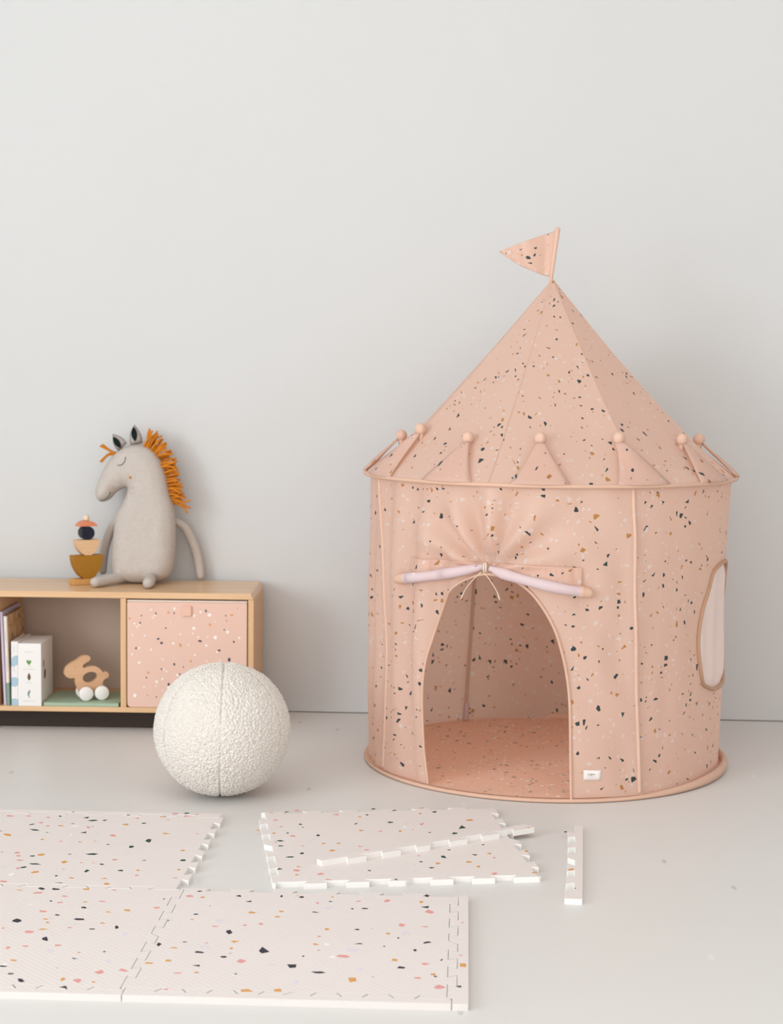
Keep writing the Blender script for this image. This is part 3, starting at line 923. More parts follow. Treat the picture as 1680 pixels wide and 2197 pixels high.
for b in ((LX-.14, LX-.06, wy0, wy0+.06, wz0, wz1), (LX-.14, LX-.06, wy1-.06, wy1, wz0, wz1), (LX-.14, LX-.06, wy0, wy1, wz0, wz0+.06),
          (LX-.14, LX-.06, wy0, wy1, wz1-.06, wz1), (LX-.14, LX-.06, (wy0+wy1)/2-.03, (wy0+wy1)/2+.03, wz0, wz1)):
    mb.add(*box(*b))
mb.obj('window_1', M['white_frame'], smooth=False, kind='structure')

# the far side of the room, behind the camera: a wall opened for the added fill light, and the right-hand wall
FY = -3.4
box_obj('wall_right', (RX, RX + .15, FY, WALL_Y, 0, CZ), M['wall'], bev=0, kind='structure')
vx0, vx1, vz0, vz1 = -2.4, 2.8, .2, 2.8
mb = MB()
for b in ((LX-.2, vx0, FY-.2, FY, 0, CZ), (vx1, RX+.2, FY-.2, FY, 0, CZ), (vx0, vx1, FY-.2, FY, 0, vz0), (vx0, vx1, FY-.2, FY, vz1, CZ)):
    mb.add(*box(*b))
mb.obj('wall_front', M['wall'], smooth=False, kind='structure')
mb = MB()
for b in ((vx0, vx0+.06, FY-.07, FY+.0, vz0, vz1), (vx1-.06, vx1, FY-.07, FY, vz0, vz1), (vx0, vx1, FY-.07, FY, vz0, vz0+.06), (vx0, vx1, FY-.07, FY, vz1-.06, vz1)):
    mb.add(*box(*b))
mb.obj('fill_light_frame', M['white_frame'], smooth=False, kind='structure')  # made-up frame around the added front fill light

# ------------------------------------------------------------------ play tent
TX, TY = .245, 4.972
tent = thing('play_tent', 'peach terrazzo-print fabric play tent with pointed roof, flag and arched doorway', 'play tent', (TX, TY, 0), R(-2.82))
ZT = .845
def pol(phi, r, z):
    a = R(phi)
    return (r*math.sin(a), -r*math.cos(a), z)
def ss(a, b, x):
    t = min(max((x-a)/(b-a), 0), 1)
    return t*t*(3-2*t)
POLE_T = [-64.6, 25.0, 115.0, 205.0]
def pole_phi(k, z): return POLE_T[k] + 4.6*(1 - z/ZT)
TIE = (-18.0, .632)
def wall_r(phi, z):
    t = z/ZT
    p = (phi + 180) % 360 - 180
    right = ss(15, 70, p)*(1 - ss(120, 175, p))
    bot = .527 - .016*right
    r = bot*(1-t) + .529*t - .006*math.sin(PI*t)
    # cloth is pulled taut at the poles and hangs softly between them
    d = min(abs((p - pole_phi(k, z) + 180) % 360 - 180) for k in range(4))
    r -= .004*math.sin(PI*t)*ss(0, 40, d)
    r += .004*math.exp(-(d/2.2)**2)
    # tall soft folds, strongest on the left front where the cloth is slack
    fl = ss(-100, -62, p)*(1 - ss(-40, -18, p))
    fl *= 1 - .85*math.exp(-(d/7)**2)
    r -= .010*fl
    sw = math.sin(R(p)*26 + 1.3*math.sin(z*4.2) + .6)
    r += fl*.017*(abs(sw)**.7*(1 if sw > 0 else -1))*(.35 + .65*math.sin(PI*t))
    r += .0028*math.sin(R(p)*9 + z*3.2)*math.sin(PI*t)
    # folds that fan up and down from the tied door rolls
    du, dz = .53*R(p - TIE[0]), z - TIE[1]
    dd = math.hypot(du, dz)
    if dz > -.02 and abs(du) < .45:
        an = math.atan2(du, dz + .02)
        r += .024*math.sin(an*10.0 + .5 + 2*dd)*math.exp(-((dd-.09)/.13)**2)*ss(-.02, .04, dz)
        r -= .012*math.exp(-(dd/.045)**2)
    # diagonal slack beside and below the rolls
    if 5 < p < 30:
        s = z + .004*(p - 8)*1.2
        r += .004*math.sin((s)*26 + p*.25)*ss(5, 10, p)*(1-ss(24, 29, p))
    n = noise.noise(Vector((R(p)*3.0, z*3.2, 1.7)))
    n2 = noise.noise(Vector((R(p)*9.0, z*4.0, 5.2)))
    r += (.010*n + .007*n2)*math.sin(PI*min(max(t, .03), .97))
    return r
DOOR = [(-37.4, .011), (-39.0, .10), (-39.6, .20), (-39.8, .299), (-39.0, .377), (-37.2, .444), (-34.1, .505), (-29.9, .556), (-24.4, .592), (-17.8, .609),
        (-10.6, .598), (-5.2, .569), (-1.0, .524), (2.4, .469), (4.7, .407), (6.3, .344), (7.2, .281), (7.6, .20), (7.9, .10), (8.1, .011)]
DOOR_S = smooth_open(DOOR, 5)
WIN = [(72, .618), (65, .600), (61.8, .560), (57.3, .500), (54.8, .40), (57.6, .30), (65, .266), (73, .252), (81, .262), (89, .30), (93, .38), (92, .47), (87, .56), (80, .61)]
WIN_S = smooth_closed(WIN, 5)
RU = .525
def cyl_sheet(holes, u0, u1, z0, z1, du, dz):
    """triangulated sheet in (arc, height) with clean holes"""
    k = R(1)*RU
    pts, edges = [], []
    nu, nz = int((u1-u0)*k/du), int((z1-z0)/dz)
    G = np.array([(u0*k + (u1-u0)*k*i/nu, z0 + (z1-z0)*j/nz) for i in range(nu+1) for j in range(nz+1)])
    keep = np.ones(len(G), bool)
    hp = []
    for h, closed in holes:
        q = [(a*k, b) for a, b in h]
        poly = q if closed else q + [(q[-1][0], -1), (q[0][0], -1)]
        keep &= ~inside(G, poly)
        dist = edge_dist(G, q) if closed else edge_dist(G, poly)
        brd = (np.abs(G[:, 1]-z0) < 1e-6)
        keep &= (dist > du*.45) | (brd & ~inside(G, poly) & (dist > du*.2))
        hp.append((q, closed, poly))
    pts = [tuple(v) for v in G[keep]]
    for q, closed, _ in hp:
        s = len(pts)
        pts += q
        n = len(q)
        edges += [(s+i, s+(i+1) % n) for i in range(n if closed else n-1)]
    res = delaunay_2d_cdt([Vector(p) for p in pts], edges, [], 0, 1e-6)
    V2 = np.array([tuple(v) for v in res[0]])
    F = [f for f in res[2]]
    C = np.array([V2[list(f)].mean(0) for f in F])
    ok = np.ones(len(F), bool)
    for q, closed, poly in hp: ok &= ~inside(C, poly)
    F = [f for f, o in zip(F, ok) if o]
    return V2, F, k
V2, F, k = cyl_sheet([(DOOR_S, False), (WIN_S, True)], -180, 180, .011, ZT, .0105, .0115)
V3 = [pol(u/k, wall_r(u/k, z), z) for u, z in V2]
w = mesh('tent_wall', V3, F, M['tent'], tent, uv=[tuple(v) for v in V2])
# weld the back seam
bm = bmesh.new(); bm.from_mesh(w.data)
bmesh.ops.recalc_face_normals(bm, faces=bm.faces)
bm.to_mesh(w.data); bm.free()

# groundsheet: floor cloth reaching out to the hoop
rings = [0, .08, .16, .24, .32, .38, .43, .47, .495, .512, .524, .533]
SEG = 144
V, F, U = [(0, 0, .010)], [], [(0, 0)]
for i, r_ in enumerate(rings[1:]):
    for j in range(SEG):
        a = 2*PI*j/SEG
        x, y = r_*math.sin(a), -r_*math.cos(a)
        z = .010 + .004*noise.noise(Vector((x*7, y*9, 0)))*(1 if r_ < .5 else .3) + (.004 if r_ > .53 else 0)
        V.append((x, y, max(z, .004))); U.append((x*1.0 + 4, y + 7))
for j in range(SEG):
    F.append((0, 1 + j, 1 + (j+1) % SEG))
    for i in range(len(rings)-2):
        a = 1 + i*SEG
        F.append((a + j, a + SEG + j, a + SEG + (j+1) % SEG, a + (j+1) % SEG))
fix_normals(mesh('groundsheet', V, F, M['sheet'], tent, uv=U))
# bottom hoop band: a tape-covered ring the wall is sewn to
V, F = [], []
prof = [(.521, .004), (.529, .001), (.536, .003), (.5385, .009), (.537, .015), (.530, .019), (.522, .019), (.519, .011)]
for j in range(SEG):
    a = 360*j/SEG
    p = (a + 180) % 360 - 180
    hgt = .62 + .95*ss(20, 75, p)
    for r_, z in prof: V.append(pol(a, r_, z*hgt))
n = len(prof)
for j in range(SEG):
    for i in range(n):
        F.append((j*n+i, ((j+1) % SEG)*n+i, ((j+1) % SEG)*n+(i+1) % n, j*n+(i+1) % n))
fix_normals(mesh('bottom_hoop', V, F, M['piping'], tent))
P = [pol(360*j/120, .5425, .850) for j in range(120)]
mesh('top_hoop', *tube(P, .0058, 10, True), M['piping'], tent)

# roof: eight cloth panels meeting in the tip
RID0, NP = -17.5, 8
ZA = 1.419
def roof_r(phi, t, off=0):
    d = ((phi - RID0) % 45) - 22.5
    sag = .016 + .012*ss(-30, 90, (phi+180) % 360 - 180)
    r = .541*(1-t) - sag*4*t*(1-t)*(1-.45*t)
    flat = math.cos(R(22.5))/math.cos(R(d))
    wgt = ss(0, .28, t)
    r *= 1 + (flat - 1)*wgt
    r += (.0045*noise.noise(Vector((R(phi)*4, t*3, 3))) + .003*math.sin(R(phi)*26 + t*4)*math.exp(-t*6))*ss(0, .06, t)*(1-t)**.6
    return r + off
mb = MB()
nt, nph = 64, 14
L = math.hypot(.541, ZA-.85)
for pnl in range(NP):
    c = RID0 + 45*pnl + 22.5
    V, U, F = [], [], []
    for i in range(nt+1):
        t = i/nt
        for j in range(nph+1):
            d = -22.5 + 45*j/nph
            V.append(pol(c+d, max(roof_r(c+d, t*.994), .0035), .85 + (ZA-.85)*t))
            rho = L*(1-t) + .01
            U.append((rho*R(d)*.77 + pnl*1.37, rho + pnl*.71))
    for i in range(nt):
        for j in range(nph):
            a = i*(nph+1)+j
            F.append((a, a+1, a+nph+2, a+nph+1))
    mb.add(V, F, U)
mb.obj('roof', M['tent'], tent)
for pnl in range(NP):
    ph = RID0 + 45*pnl
    P = [pol(ph, max(roof_r(ph, t), .003) + .0006, .85 + (ZA-.85)*t) for t in np.linspace(.01, .985, 40)]
    mesh('roof_seam', *tube(P, .0017, 6), M['piping'], tent)
# the twelve crown points standing around the hoop, each with a stuffed knob
for kx in range(12):
    ph = -2.5 + 30*kx + [0, .5, 0, 0, 0, 2, -2, 1, 0, 0, 0, 1.7][kx]
    lean = [-.1, -.30, .25, -.2, .3, 0, .2, -.3, .1, -.2, .35, -.1][kx]
    tall = [.18, .185, .17, .16, .2, .19, .2, .18, .2, .155, .205, .175][kx]
    V, F, U = [], [], []
    nv, nu2 = 14, 8
    for i in range(nv+1):
        v = i/nv
        half = 7.4*(1-v)**.92 + 1.1
        for j in range(nu2+1):
            s = -1 + 2*j/nu2
            a = ph + half*s + lean*9*v*v
            t = v*tall
            rr_ = roof_r(a, t) + .003 + .012*v + .006*(1-s*s)*(1-v*.4)
            V.append(pol(a, rr_, .853 + (ZA-.85)*t + .004*v))
            U.append((R(a)*.5 + 2.3*kx, t*.6 + kx))
    for i in range(nv):
        for j in range(nu2):
            a = i*(nu2+1)+j
            F.append((a, a+1, a+nu2+2, a+nu2+1))
    cp = mesh('crown_point', V, F, M['tent'], tent, uv=U)
    so = cp.modifiers.new('thickness', 'SOLIDIFY'); so.thickness = .004; so.offset = 1
    # edge piping
    E = [V[i*(nu2+1)] for i in range(nv+1)] + [V[i*(nu2+1)+nu2] for i in range(nv, -1, -1)]
    E = [Vector(e) + Vector((e[0], e[1], 0)).normalized()*.003 for e in E]
    mesh('crown_piping', *tube(E, .0016, 6), M['piping'], cp)
    a = ph + lean*9
    c = Vector(pol(a, roof_r(a, tall + .017) + .020, .853 + (ZA-.85)*(tall + .017) + .006))
    V, F = [], []
    for i in range(13):
        th = PI*i/12
        for j in range(16):
            q = 2*PI*j/16
            pleat = 1 + .07*math.cos(q*5)*math.sin(th)
            rr_ = .0165*math.sin(th)*pleat
            V.append((c.x + rr_*math.cos(q), c.y + rr_*math.sin(q), c.z + .0175*math.cos(th)))
    for i in range(12):
        for j in range(16):
            F.append((i*16+j, (i+1)*16+j, (i+1)*16+(j+1) % 16, i*16+(j+1) % 16))
    V += tube([(c.x, c.y, c.z-.012), (c.x, c.y, c.z-.026)], [.010, .0075], 12)[0]
    Ft = tube([(c.x, c.y, c.z-.012), (c.x, c.y, c.z-.026)], [.010, .0075], 12)[1]
    F += [tuple(i+13*16 for i in f) for f in Ft]
    mesh('knob', V, F, M['knot'], cp)

# pole sleeves, one at each of the four uprights
for kx in range(4):
    zz = np.linspace(.022, .842, 30)
    P = [pol(pole_phi(kx, z), wall_r(pole_phi(kx, z), z) - .0005, z) for z in zz]
    sl = mesh('pole_sleeve', *tube(P, .0052, 12), M['knot'], tent)
    P = [pol(pole_phi(kx, z), wall_r(pole_phi(kx, z), z) - .010, z) for z in np.linspace(.06, .835, 30)]
    mesh('pole_tape', *tube(P, .0038, 8), M['sleeve_in'], tent)
    P = [pol(pole_phi(kx, z), wall_r(pole_phi(kx, z), z) - .011, z) for z in (.018, .04, .065)]
    mesh('pole_foot', *tube(P, .0088, 10), M['lilac'], tent)

# doorway binding, header, rolled-up door halves and the tie
P = [pol(a, wall_r(a, z) + .002, z) for a, z in DOOR_S]
mesh('door_binding', *tube(P, .0042, 8), M['piping'], tent)
V, F, U = [], [], []
na, nz = 150, 8
for i in range(na+1):
    s = i/na
    a = -48 + 58*s
    top = .634 + .006*math.sin(PI*s)
    bot = (.578 + (.622-.578)*ss(0, .52, s)) if s < .52 else (.622 - (.622-.572)*((s-.52)/.48))
    for j in range(nz+1):
        v = j/nz
        z = top + (bot-top)*v
        ruff = .0011*math.sin(s*190 + 2.2*math.sin(s*37))*(1-v)*(1 if j else .3) + .0030*noise.noise(Vector((s*26, v*1.2, 3)))*v
        V.append(pol(a, wall_r(a, z) + .006 + ruff + .004*v, z)); U.append((s*.53+9, z))
for i in range(na):
    for j in range(nz):
        q = i*(nz+1)+j
        F.append((q, q+nz+1, q+nz+2, q+1))
hd = mesh('door_header', V, F, M['tent'], tent, uv=U)
so = hd.modifiers.new('thickness', 'SOLIDIFY'); so.thickness = .0012
for (a0, z0, a1, z1, seed) in ((-50.2, .572, -18.9, .6285, 0), (10.2, .570, -17.0, .6255, 3)):
    n = 40
    P, rad = [], []
    for i in range(n+1):
        s = i/n
        a = a0 + (a1-a0)*s
        z = z0 + (z1-z0)*s - .004*math.sin(PI*s)
        P.append(pol(a, wall_r(a, z) + .020 - .004*ss(.8, 1, s), z))
        rad.append((.0145 + .0008*math.sin(s*13+seed))*(1 - .45*ss(.82, 1, s)))
    V, F = tube(P, rad, 18, cap=0)
    L0 = len(V)//18
    U = [((i//18)*.0085 + seed, (i % 18)/18*.095) for i in range(len(V))]
    ro = mesh('door_roll', V, F, M['roll'], tent, uv=U)
    d = (Vector(P[0]) - Vector(P[1])).normalized()
    p0 = Vector(P[0]) - d*.006
    mb = MB()
    for q in range(3):
        mb.add(*tube([p0 + d*(.000+.008*q), p0 + d*(.0075+.008*q)], [.0162-.0012*q, .0160-.0012*q], 18, cap=2))
    mb.obj('roll_end', M['piping'], ro)
tc = [pol(-18.1 + dx, wall_r(-18, .627) + .026 + dr, .6275 + dz) for dx, dr, dz in ((0, -.012, .012), (-.25, 0, .010), (-.3, .002, 0), (-.25, 0, -.010), (0, -.012, -.012), (.3, -.002, -.01), (.35, .001, 0), (.3, -.002, .01))]
mesh('tie_knot', *tube(tc, .0028, 8, True), M['string'], tent)
S1 = smooth_open([pol(-18.6, .552, .617), pol(-21.0, .548, .595), pol(-23.6, .541, .568), pol(-25.4, .537, .539)], 6)
S2 = smooth_open([pol(-17.6, .552, .615), pol(-16.2, .548, .598), pol(-14.4, .541, .570), pol(-13.4, .538, .545)], 6)
for S_ in (S1, S2): mesh('tie_string', *tube(S_, [.0013]*(len(S_)-4) + [.0019, .0021, .0021, .0017], 6), M['string'], tent)

# side window: bound opening with a pale curtain hanging behind it
P = [pol(a, wall_r(a, z) + .003, z) for a, z in WIN_S]
wr = mesh('window_binding', *tube(P, .0058, 8, True), M['piping_shaded'], tent)
V2w, Fw, kw = None, None, None
kk = R(1)*RU
poly = [(a*kk, z) for a, z in WIN_S]
gx = np.array([(a*kk, z) for a in np.arange(50, 98, 1.0) for z in np.arange(.24, .63, .012)])
ok = inside(gx, poly) & (edge_dist(gx, poly) > .005)
pts = poly + [tuple(v) for v in gx[ok]]
res = delaunay_2d_cdt([Vector(p) for p in pts], [(i, (i+1) % len(poly)) for i in range(len(poly))], [], 0, 1e-6)
V2c = np.array([tuple(v) for v in res[0]])
Fc = [f for f in res[2] if inside(V2c[list(f)].mean(0)[None], poly)[0]]
V = []
for u, z in V2c:
    a = u/kk
    e = edge_dist(np.array([[u, z]]), poly)[0]
    V.append(pol(a, wall_r(a, z) - .004 + .006*math.sin(a*.55 + z*5)*min(e/.03, 1) + .004*min(e/.04, 1), z))
fix_normals(mesh('window_curtain', V, Fc, M['lining'], tent))

# sewn-in fabric label
V, F = [], []
for i in range(7):
    for j in range(4):
        a, z = 11.7 + 5.0*i/6, .0605 + .028*j/3
        V.append(pol(a, wall_r(a, z) + .0016, z))
for i in range(6):
    for j in range(3): F.append((i*4+j, i*4+4+j, i*4+5+j, i*4+1+j))
lab = mesh('fabric_label', V, F, M['label'], tent)
so = lab.modifiers.new('thickness', 'SOLIDIFY'); so.thickness = .0008; so.offset = 1
def text_obj(name, body, size, mat, parent, center, right, up, nrm, font_shear=.25):
    cu = bpy.data.curves.new(name, 'FONT')
    cu.body = body; cu.size = size; cu.align_x = 'CENTER'; cu.align_y = 'CENTER'; cu.shear = font_shear
    cu.extrude = .0001
    o = bpy.data.objects.new(name, cu)
    COL.objects.link(o)
    cu.materials.append(mat)
    dg = bpy.context.evaluated_depsgraph_get()
    me = bpy.data.meshes.new_from_object(o.evaluated_get(dg))
    bpy.data.objects.remove(o)
    r_, u_, n_ = Vector(right).normalized(), Vector(up).normalized(), Vector(nrm).normalized()
    m = Matrix((( r_.x, u_.x, n_.x, center[0]), (r_.y, u_.y, n_.y, center[1]), (r_.z, u_.z, n_.z, center[2]), (0, 0, 0, 1)))
    me.transform(m)
    o = bpy.data.objects.new(name, me)
    COL.objects.link(o)
    o.parent = parent
    return o
am = 14.3
cn = Vector(pol(am, 1, 0)); rt = Vector(pol(am+90, 1, 0))
cc = Vector(pol(am, wall_r(am, .0775) + .0032, .0775))
text_obj('lettering', '3 sprouts', .0072, M['ink'], lab, cc, rt, (0, 0, 1), cn)
c2 = Vector(pol(am, wall_r(am, .0705) + .0032, .0705))
V = [c2 + rt*(sx*.0125) + Vector((0, 0, sz*.0004)) for sx, sz in ((-1, -1), (1, -1), (1, 1), (-1, 1))]
mesh('printed_line', V, [(0, 1, 2, 3)], M['ink_pale'], lab, smooth=False)

# flag on its mast
fb, ft = Vector((-.006, 0, 1.412)), Vector((.012, 0, 1.566))
mb = MB()
ms = tube([fb, fb.lerp(ft, .33), fb.lerp(ft, .66), ft], [.0052, .0062, .0068, .0078], 12, cap=1)
mesh('flag_mast_sleeve', *ms, M['knot'], tent)
V, F, U = [], [], []
A, B, Cp = ft + Vector((-.004, 0, -.004)), fb + Vector((-.001, 0, .014)), Vector((-.160, 0, 1.500))
ni, nj = 30, 16
for i in range(ni+1):
    s = i/ni
    for j in range(nj+1):
        v = j/nj
        p = (A.lerp(B, v)).lerp(Cp, s*.985)
        p.z += -.010*s*(1-s)*4*(v-.1)
        y = .012*math.sin(s*9 + v*1.6)*ss(0, .15, s)*(1-.35*s) + .004*math.sin(s*19+v*3)*s
        V.append((p.x, y, p.z)); U.append((p.x*1.0 + 20, p.z))
for i in range(ni):
    for j in range(nj):
        q = i*(nj+1)+j
        F.append((q, q+1, q+nj+2, q+nj+1))
fl = mesh('flag', V, F, M['tent'], tent, uv=U)
so = fl.modifiers.new('thickness', 'SOLIDIFY'); so.thickness = .0016

# ------------------------------------------------------------------ boucle ball
ball = N('cream_boucle')
co = ball.coord('Object')
ball.base(ball.mix(ball.noise(co, 90, 3), rgb(214, 207, 199), rgb(234, 228, 221)), .95, .05)
ball.b.inputs['Sheen Weight'].default_value = .25
M['boucle'] = ball.m
def boucle_ball():
    nu, nv = 760, 400
    V, F = [], []
    rx, rz = .178, .1745
    axis = Matrix.Rotation(R(1), 3, 'Y') @ Matrix.Rotation(R(-3), 3, 'X')
    seams = [R(a) for a in (-50, 7, 67, 127, 187, 247)]
    for i in range(nv+1):
        th = PI*i/nv
        for j in range(nu):
            ph = 2*PI*j/nu
            d = Vector((math.sin(th)*math.sin(ph), -math.sin(th)*math.cos(ph), math.cos(th)))
            ds, s0 = 9, 0
            for s in seams:
                dd = (ph - s + PI) % (2*PI) - PI
                if abs(dd) < 1 and abs(dd)*math.sin(th)*rx < ds: ds, s0 = abs(dd)*math.sin(th)*rx, s
            w = axis @ d
            q = w*rx
            dist, _ = noise.voronoi(q*175 + Vector((noise.noise(q*90), noise.noise(q*90 + Vector((9, 0, 0))), 0))*.6)
            h = .0070*(1 - min(dist[0], 1.0))
            dist2, _ = noise.voronoi(q*310 + Vector((5, 3, 1)))
            h += .0030*(1 - min(dist2[0], 1.0))
            h += .002*noise.noise(q*18)
            h -= .0065*math.exp(-(ds/.0030)**2)*(.15 + .85*abs(math.cos(th))**.7 if abs(s0 - R(7)) < .01 else 1.5)
            p = Vector((w.x*(rx+h), w.y*(rx+h), w.z*(rz+h)))
            if p.z < -.155: p.z = -.155 + (p.z+.155)*.85    # sits a little flat
            V.append(p)
    for i in range(nv):
        for j in range(nu):
            F.append((i*nu+j, (i+1)*nu+j, (i+1)*nu+(j+1) % nu, i*nu+(j+1) % nu))
    zmin = min(v.z for v in V)
    V = [(v.x, v.y, v.z - zmin) for v in V]
    return fix_normals(mesh('ball_cushion', V, F, M['boucle']))
bo = boucle_ball()
bo.location = (-.648, 4.459, 0)
tag(bo, 'round cream boucle ball cushion on the floor in front of the shelf', 'cushion')

# ------------------------------------------------------------------ foam play mats
TL, EDG, DT, TH = .6, .031, .018, .0125
PT = .0475
M['mat_near'] = foam_top('terrazzo_foam_navy', .35, 1.3, 'navy')
M['mat_near_b'] = foam_top('terrazzo_foam_navy_b', -.2, 4.1, 'navy')
M['mat_far'] = foam_top('terrazzo_foam_green', .5, 7.7, 'green')
M['mat_far_b'] = foam_top('terrazzo_foam_green_b', -.4, 12.2, 'green')
def side_curve(gap):
    """(t, outward offset) along one interlocking side, left to right; antisymmetric so that neighbours mesh"""
    pts = [(-TL/2, -DT/2)]
    level = -1
    for kx in range(-5, 6):
        t = kx*PT
        s = .0055
        if kx == 0: s = -.009          # the plain slanted step in the middle
        a, b = (t + s, t - s) if level > 0 else (t - s, t + s)
        # dovetail: a tooth is wider at its tip
        if level > 0: pts += [(t + s, DT/2), (t - s, -DT/2)]
        else: pts += [(t + s, -DT/2), (t - s, DT/2)]
        level = -level
    pts.append((TL/2, DT/2))
    return pts
def offset_poly(P, d_straight, d_slant):
    n = len(P)
    out = []
    for i in range(n):
        a, b, c = np.array(P[i-1]), np.array(P[i]), np.array(P[(i+1) % n])
        def ln(p, q):
            v = q-p; L_ = np.linalg.norm(v); v = v/L_
            sl = min(abs(v[0]), abs(v[1])) > .1
            nn = np.array((-v[1], v[0]))
            return v, nn, (d_slant if sl else d_straight)
        v1, n1, o1 = ln(a, b); v2, n2, o2 = ln(b, c)
        p1, p2 = b + n1*o1, b + n2*o2
        den = v1[0]*v2[1]-v1[1]*v2[0]
        if abs(den) < 1e-6: out.append(tuple(p1)); continue
        t = ((p2-p1)[0]*v2[1]-(p2-p1)[1]*v2[0])/den
        out.append(tuple(p1 + v1*t))
    return out
def fillet(P, r_, seg=3):
    n = len(P)
    out = []
    for i in range(n):
        a, b, c = np.array(P[i-1]), np.array(P[i]), np.array(P[(i+1) % n])
        u, v = a-b, c-b
        lu, lv = np.linalg.norm(u), np.linalg.norm(v)
        q = min(r_, lu*.45, lv*.45)
        p0, p1 = b + u/lu*q, b + v/lv*q
        for j in range(seg+1):
            t = j/seg
            out.append(tuple((1-t)**2*p0 + 2*t*(1-t)*b + t*t*p1))
    return out
def tile_poly():
    h = TL/2
    P = []
    C = side_curve(0)
    for sidei in range(4):
        a = sidei*PI/2
        ca, sa = math.cos(a), math.sin(a)
        for t, o in C[1:-1]:
            x, y = t, -h - o
            P.append((ca*x - sa*y, sa*x + ca*y))
        # the last tooth runs on into a cut corner
        for x, y in ((h - .004, -h - DT/2), (h, -h - DT/2 + .004), (h, -h), (h - DT/2, -h)):
            P.append((ca*x - sa*y, sa*x + ca*y))
    return fillet(offset_poly(P, .0004, .0013), .003)
def strip_poly(l_ext=0, r_ext=0, rcorner=0):
    """edge strip: teeth towards -y, straight outer side at y = +EDG"""
    C = side_curve(0)
    P = [(t, -o) for t, o in C]
    P[0] = (-TL/2 - l_ext, P[0][1]); P[-1] = (TL/2 + r_ext, P[-1][1])
    if r_ext: P = P[:-1] + [(TL/2, -DT/2), (TL/2, 0), (TL/2 + r_ext, 0)]
    P = offset_poly(P + [(TL/2 + r_ext, EDG), (-TL/2 - l_ext, EDG)], .0004, .0013)
    return fillet(P, .003)
def slab(name, poly, mtop, bend=0, chips=None, inks=None):
    n = len(poly)
    V, F = [], []
    def B(p): return (p[0], p[1] + bend*(p[0]**2)*3, 0)
    inner = offset_poly(poly, .0007, .0007)
    for z, q in ((0, poly), (TH-.0008, poly), (TH, inner)):
        for p in q:
            b = B(p); V.append((b[0], b[1], z))
    for l_ in range(2):
        for i in range(n):
            j = (i+1) % n
            F.append((l_*n+i, l_*n+j, l_*n+n+j, l_*n+n+i))
    mi = [1]*(2*n)
    for src, base_, flip, mm in ((poly, 0, True, 1), (inner, 2*n, False, 0)):
        res = delaunay_2d_cdt([Vector(p) for p in src], [(i, (i+1) % n) for i in range(n)], [], 0, 1e-9)
        P2 = np.array([tuple(v) for v in res[0]])
        back = [int(np.argmin(((np.array(src) - p)**2).sum(1))) for p in P2]
        for f in res[2]:
            if inside(P2[list(f)].mean(0)[None], src)[0]:
                f = [base_ + back[i] for i in f]
                F.append(tuple(reversed(f)) if flip else tuple(f)); mi.append(mm)
    mats = [mtop, M['foam_side_shaded'] if mtop in (M['mat_near'], M['mat_near_b']) else M['foam_side']]
    if chips:
        CV, CF, CK = chip_faces(chips, lambda p: B(p)[:2] + (TH + .00012,))
        k0 = len(V)
        V += CV; F += [tuple(i + k0 for i in f) for f in CF]; mi += [2 + q for q in CK]
        mats += inks
    return mesh(name, V, F, mats, smooth=False, midx=mi)
X0, Y0 = -.6118, 2.950
GM, GS = 'interlocking terrazzo foam mats', 'foam edge strips'
tp = tile_poly()
def tile(x, y, rz, m, label, chips, inks):
    o = slab('foam_mat', tp, m, 0, chips, inks)
    o.location = (x, y, 0); o.rotation_euler = (0, 0, rz)
    return tag(o, label, 'play mat', GM)
def strip(x, y, z, rz, m, label, poly, bend=0, chips=None, inks=None):
    o = slab('edge_strip', poly, m, bend, chips, inks)
    o.location = (x, y, z); o.rotation_euler = (0, 0, rz)
    return tag(o, label, 'mat edging', GS)
yr = Y0 + EDG
tile(X0 + TL/2, yr + TL/2, 0, M['mat_near'], 'terrazzo foam mat nearest the camera, right of the front seam', 'near_right', INK_NEAR)
tile(X0 - TL/2, yr + TL/2, 0, M['mat_near_b'], 'terrazzo foam mat in the front left corner of the picture, left of the seam', 'near_left', INK_NEAR)
tile(X0 - TL/2, yr + TL*1.5, 0, M['mat_far'], 'terrazzo foam mat at left with bare teeth on its right side, before the ball', 'far_left', INK_FAR)
tile(-.165, 3.985, R(10.2), M['mat_far_b'], 'loose terrazzo foam mat lying apart with teeth on all sides, a strip across it', 'separate', INK_FAR)
# edge strips already pressed on
strip(X0 + TL/2, yr, 0, PI, M['mat_near'], 'terrazzo foam edge strip along the near side of the front right mat', strip_poly())
strip(X0 - TL/2, yr, 0, PI, M['mat_near_b'], 'terrazzo foam edge strip along the near side of the front left mat', strip_poly())
strip(X0 + TL, yr + TL/2, 0, -PI/2, M['mat_near'], 'terrazzo foam edge strip along the right side of the front right mat', strip_poly(0, EDG), 0, 'right_strip', INK_NEAR)
strip(X0 - TL/2, yr + 2*TL, 0, 0, M['mat_far'], 'terrazzo foam edge strip along the far side of the left mat', strip_poly())
# two loose ones
a = R(34.7)
strip(-.061 - .012*math.sin(a), 3.927 + .012*math.cos(a), TH, a, M['mat_far_b'], 'loose foam edge strip lying diagonally on top of the separate mat', strip_poly(), 0, 'diagonal_strip', INK_FAR)
strip(.259, 3.877, 0, R(-94.0), M['mat_far_b'], 'loose foam edge strip lying alone on the bare floor before the tent', strip_poly(), -.012, 'lone_strip', INK_FAR)

# ------------------------------------------------------------------ low oak shelf
SX, SY, SZ = -.660, 5.222, .446
shelf = thing('low_shelf', 'long low oak shelf unit with open compartments against the white wall', 'shelf', (SX, SY, 0), R(1.6))
DEP = .325
T = .020
BZ = .0785
XL = -1.262
def sb(name, b, m, bev=.0015): return box_obj(name, b, m, shelf, bev)
